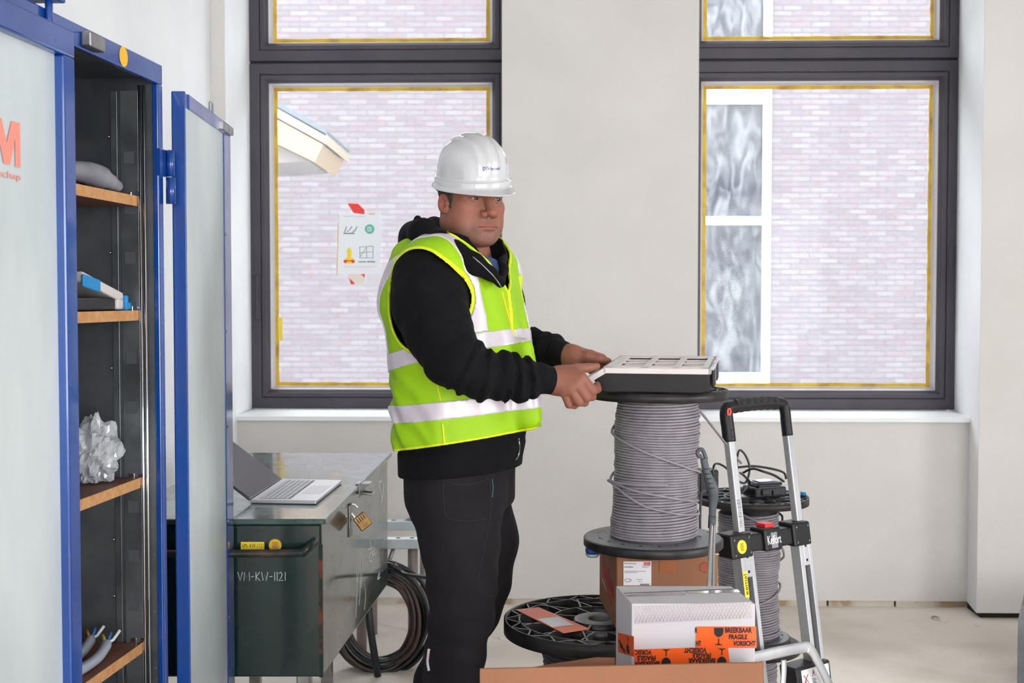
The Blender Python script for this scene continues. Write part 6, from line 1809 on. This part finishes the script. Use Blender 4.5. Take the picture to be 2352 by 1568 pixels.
# ---- t-shirt under the hood
lo = P(1040, 640, 3.05); 
G = Fld((ux(1000), 2.86, uz(680)), (ux(1160), 3.2, uz(560)), .003); X, Y, Z = G.X, G.Y, G.Z
d = cone(X, Y, Z, P(1066, 575, 3.05), P(1118, 636, 2.975), .069, .043)
d = smax(d, -cone(X, Y, Z, P(1098, 588, 3.02), P(1084, 530, 3.03), .060, .10), .004); d = np.maximum(d, uz(652) - Z)
V_, F_ = surfnet(d.astype(f32), G.lo, G.h); np_obj('t_shirt', relax(V_, F_, 1), F_, mat('navy_cotton', (52, 72, 118), .85, bump=.2, bscale=700), man)
E = Vector((1, 0, 0)); Z = Vector((0, 0, 1))
# ------------------------------------------------------------------ small things sewn on the clothes
def bvh_of(o):
    me = o.data; b = Vector(BASE[o.name])
    return BVHTree.FromPolygons([v.co + b for v in me.vertices], [tuple(p.vertices) for p in me.polygons])
bt = bvh_of(trou)
def seam(parent, bvh, pts, r_, mm, name='seam', n=6, e=.0004):
    P_ = [dec(bvh, p.x, p.y, e) for p in catmull([(a_, b_, 0) for a_, b_ in pts], n)]
    P_ = [p for p in P_ if p is not None]
    if len(P_) < 2: return
    m = MB(); m.tube(P_, r_, 6); return m.build(name, mm, parent)
M_seam = mat('dark_seam', (30, 28, 30), .8); M_seamb = mat('blue_seam', (60, 92, 104), .7)
seam(trou, bt, [(1018, 1102), (1050, 1112), (1090, 1110), (1122, 1098)], .0012, M_seam, 'pocket_seam')
seam(trou, bt, [(1124, 1095), (1127, 1150), (1120, 1220), (1105, 1290), (1095, 1345)], .0011, M_seam, 'side_seam')
seam(trou, bt, [(1130, 1100), (1132, 1120), (1130, 1142)], .0013, M_seamb, 'pocket_zip')
seam(trou, bt, [(1090, 1345), (1105, 1362), (1130, 1370)], .0011, M_seam, 'knee_seam')
seam(trou, bt, [(1018, 1102), (1020, 1160), (1030, 1190), (1075, 1196), (1118, 1190)], .0010, M_seam, 'pocket_seam')
seam(trou, bt, [(1184, 1064), (1187, 1090), (1185, 1120)], .0016, M_seam, 'fly_seam')
bh = bvh_of(hoodie)
M_zip = mat('zip_metal', (150, 150, 154), .3, metal=.9)
seam(hoodie, bh, [(1191, 1006), (1193, 1028), (1190, 1046), (1184, 1056)], .0022, M_zip, 'zip')
seam(hoodie, bh, [(1086, 590), (1105, 606), (1128, 628), (1142, 645), (1152, 660)], .0016, M_zip, 'zip')
bs = bvh_of([o for o in bpy.data.objects if o.name == 'shin'][0]) if False else None
# reflective piece at the left shin
p = dec(bt, 988, 1510)
if p is not None: seam(trou, bt, [(986, 1490), (984, 1505), (983, 1520), (986, 1540)], .004, M_refl, 'reflective_piping')
bv_ = bvh_of(vest)
M_ytr = mat('yellow_seam', (222, 214, 30), .6)
seam(vest, bv_, [(1003, 880), (1008, 900), (1012, 920)], .0016, M_ytr, 'side_seam')
seam(vest, bv_, [(1016, 972), (1019, 1000), (1021, 1034)], .0020, M_ytr, 'side_seam')
seam(vest, bv_, [(1152, 668), (1166, 720), (1178, 762)], .0024, mat('vest_zip', (232, 196, 20), .6), 'front_zip')
# small yellow badge on the left chest
pc = dec(bv_, 1160, 610)
if pc is not None:
    m = MB(); P_ = [dec(bv_, *q) for q in ((1153, 604), (1161, 600), (1164, 610), (1156, 616))]
    if all(q is not None for q in P_): m.add(P_, [(0, 1, 2, 3)]); m.build('badge', M_yellow, vest, fix=False)

# ------------------------------------------------------------------ notice taped to the left window
s0, z0_ = WP(774, 630, .440); s1, z1_ = WP(872, 490, .440)
root = thing('notice', 'white safety notice taped to the left window pane', 'poster', W((s0 + s1) / 2, .44, (z0_ + z1_) / 2))
def NP(px, py, n=.4395): s_, z_ = WP(px, py, n); return W(s_, n, z_)
M_paper = mat('thin_paper', (236, 240, 244), .7)
m = MB(); m.add([NP(779, 490), NP(873, 490), NP(874, 628), NP(772, 630)], [(0, 1, 2, 3)]); m.build('paper', M_paper, root, fix=False)
M_rtape = mat('red_tape', (236, 66, 58), .4)
m = MB(); m.add([NP(798, 467, .4385), NP(823, 468, .4385), NP(837, 482, .4385), NP(837, 492, .4385), NP(812, 489, .4385)], [(0, 1, 2, 3, 4)]); m.build('red_tape', M_rtape, root, fix=False)
m = MB(); m.add([NP(801, 630, .4385), NP(838, 629, .4385), NP(837, 650, .4385), NP(806, 653, .4385)], [(0, 1, 2, 3)]); tp_ = m.build('tape', mat('cream_tape', (232, 222, 212), .4), root, fix=False)
m = MB(); m.add([NP(802, 638, .438), NP(816, 652, .438), NP(806, 653, .438)], [(0, 1, 2)]); m.add([NP(828, 629, .438), NP(838, 629, .438), NP(838, 638, .438)], [(0, 1, 2)]); m.build('tape_corner', M_rtape, tp_, fix=False)
e_ = .4383
ppx = 6.06 / F
m = MB()
put_text(m, 'werken in dit gebouw', NP(789, 498, e_), WS, Z, width=50 * ppx, height=2.4 * ppx, size=.02); put_text(m, 'ramen sluiten', NP(823, 602.5, e_), WS, Z, width=39 * ppx, height=4 * ppx, size=.02, bold=.0006)
for (a_, b_) in (((826, 567), (857, 565)), ((857, 565), (857, 592)), ((857, 592), (827, 592)), ((827, 592), (826, 567)), ((842, 566), (842, 592)), ((826, 580), (857, 578)), ((826, 592), (842, 567))):
    m.tube([NP(*a_, e_), NP(*b_, e_)], .0008, 4)
for k in range(5): m.tube([NP(791 + k * 6, 534 - (k % 3) * 3, e_), NP(796 + k * 6, 520 + (k % 2) * 9, e_)], .0016, 4)
m.tube([NP(789, 536, e_), NP(814, 536, e_)], .0022, 4)
m.build('print', mat('faded_black', (88, 92, 100), .6), root)
m = MB(); m.disc(NP(849, 526, e_), 11 * ppx, -WN); g_ = m.build('green_sign', mat('mint_green', (104, 186, 168), .5), root, fix=False)
m = MB()
for (x_, y_, w_, h_) in ((-5, -5, 1.2, 10), (-1, -5, 1.2, 10), (3, -5, 1.2, 10), (-5, 4, 9, 1.2), (-5, -5, 9, 1.2), (-1, 0, 5, 1.2)): rect(m, NP(849, 526, .438), WS, Z, x_ * ppx, y_ * ppx, (x_ + w_) * ppx, (y_ + h_) * ppx)
m.build('sign_mark', M_paper, g_, fix=False)
m = MB(); poly2(m, NP(802, 585, e_), WS, Z, [(x * ppx, y * ppx) for x, y in ((-11, -20), (11, -20), (10, -10), (5, -6), (5, 2), (6, 9), (2, 14), (0, 18), (-3, 13), (-6, 9), (-4, 0), (-5, -6), (-10, -10))]); y_ = m.build('yellow_figure', mat('notice_yellow', (246, 214, 52), .5), root, fix=False)
m = MB(); 
for s_ in (-9, 9): m.disc(NP(802 + s_, 600, .438), 4 * ppx, -WN)
rect(m, NP(802, 585, .438), WS, Z, -6 * ppx, -15 * ppx, 6 * ppx, -12 * ppx); m.build('red_mark', M_rtape, y_, fix=False)
m = MB(); rect(m, NP(790, 612.5, e_), WS, Z, 0, 0, 74 * ppx, .8 * ppx); m.build('red_line', mat('pink_line', (232, 160, 160), .5), root, fix=False)
m = MB(); m.tube([NP(777, 512), NP(774, 632)], .002, 4); m.tube([NP(848, 491), NP(861, 491)], .003, 4); m.build('tape_strip', mat('orange_strip', (230, 190, 100), .5), root)
m = MB(); m.add([NP(638, 727), NP(649, 730), NP(649, 782), NP(640, 782)], [(0, 1, 2, 3)]); tag(m.build('tape_piece', mat('lemon_tape', (250, 226, 90), .4), base=NP(643, 755), fix=False), 'short yellow tape piece low on the left edge of the left window pane', 'tape')
# ------------------------------------------------------------------ every separate piece an object of its own
def split_loose(o):
    me = o.data; n = len(me.vertices); par = list(range(n))
    def find(a):
        while par[a] != a: par[a] = par[par[a]]; a = par[a]
        return a
    for p in me.polygons:
        vs = list(p.vertices); r0 = find(vs[0])
        for v in vs[1:]:
            r1 = find(v)
            if r1 != r0: par[r1] = r0
    gr = {}
    for p in me.polygons: gr.setdefault(find(p.vertices[0]), []).append(p)
    if len(gr) < 2: return
    base = o.name.split('.')[0]
    for k, (g, ps) in enumerate(list(gr.items())):
        ids = sorted({v for p in ps for v in p.vertices}); mp = {v: i for i, v in enumerate(ids)}
        m2 = bpy.data.meshes.new(base); m2.from_pydata([tuple(me.vertices[v].co) for v in ids], [], [tuple(mp[v] for v in p.vertices) for p in ps])
        m2.polygons.foreach_set('use_smooth', [p.use_smooth for p in ps])
        m2.materials.append(me.materials[0])
        q = o.copy(); q.data = m2; COL.objects.link(q)
    bpy.data.objects.remove(o, do_unlink=True)
for nm in ('slot', 'locking_rod', 'rivets', 'shelf_bracket', 'bolt', 'screw', 'latch', 'latch_hinge', 'rail_hole', 'socket', 'tape_corner', 'grip_ridges', 'rail_holes', 'blue_strap', 'bent_tube', 'scribble'):
    for o in [q for q in bpy.data.objects if q.name.split('.')[0] == nm and q.type == 'MESH']:
        o.name = {'rivets': 'rivet', 'grip_ridges': 'grip_ridge', 'rail_holes': 'rail_hole'}.get(nm, nm) + ('' if '.' not in o.name else '')
        split_loose(o)
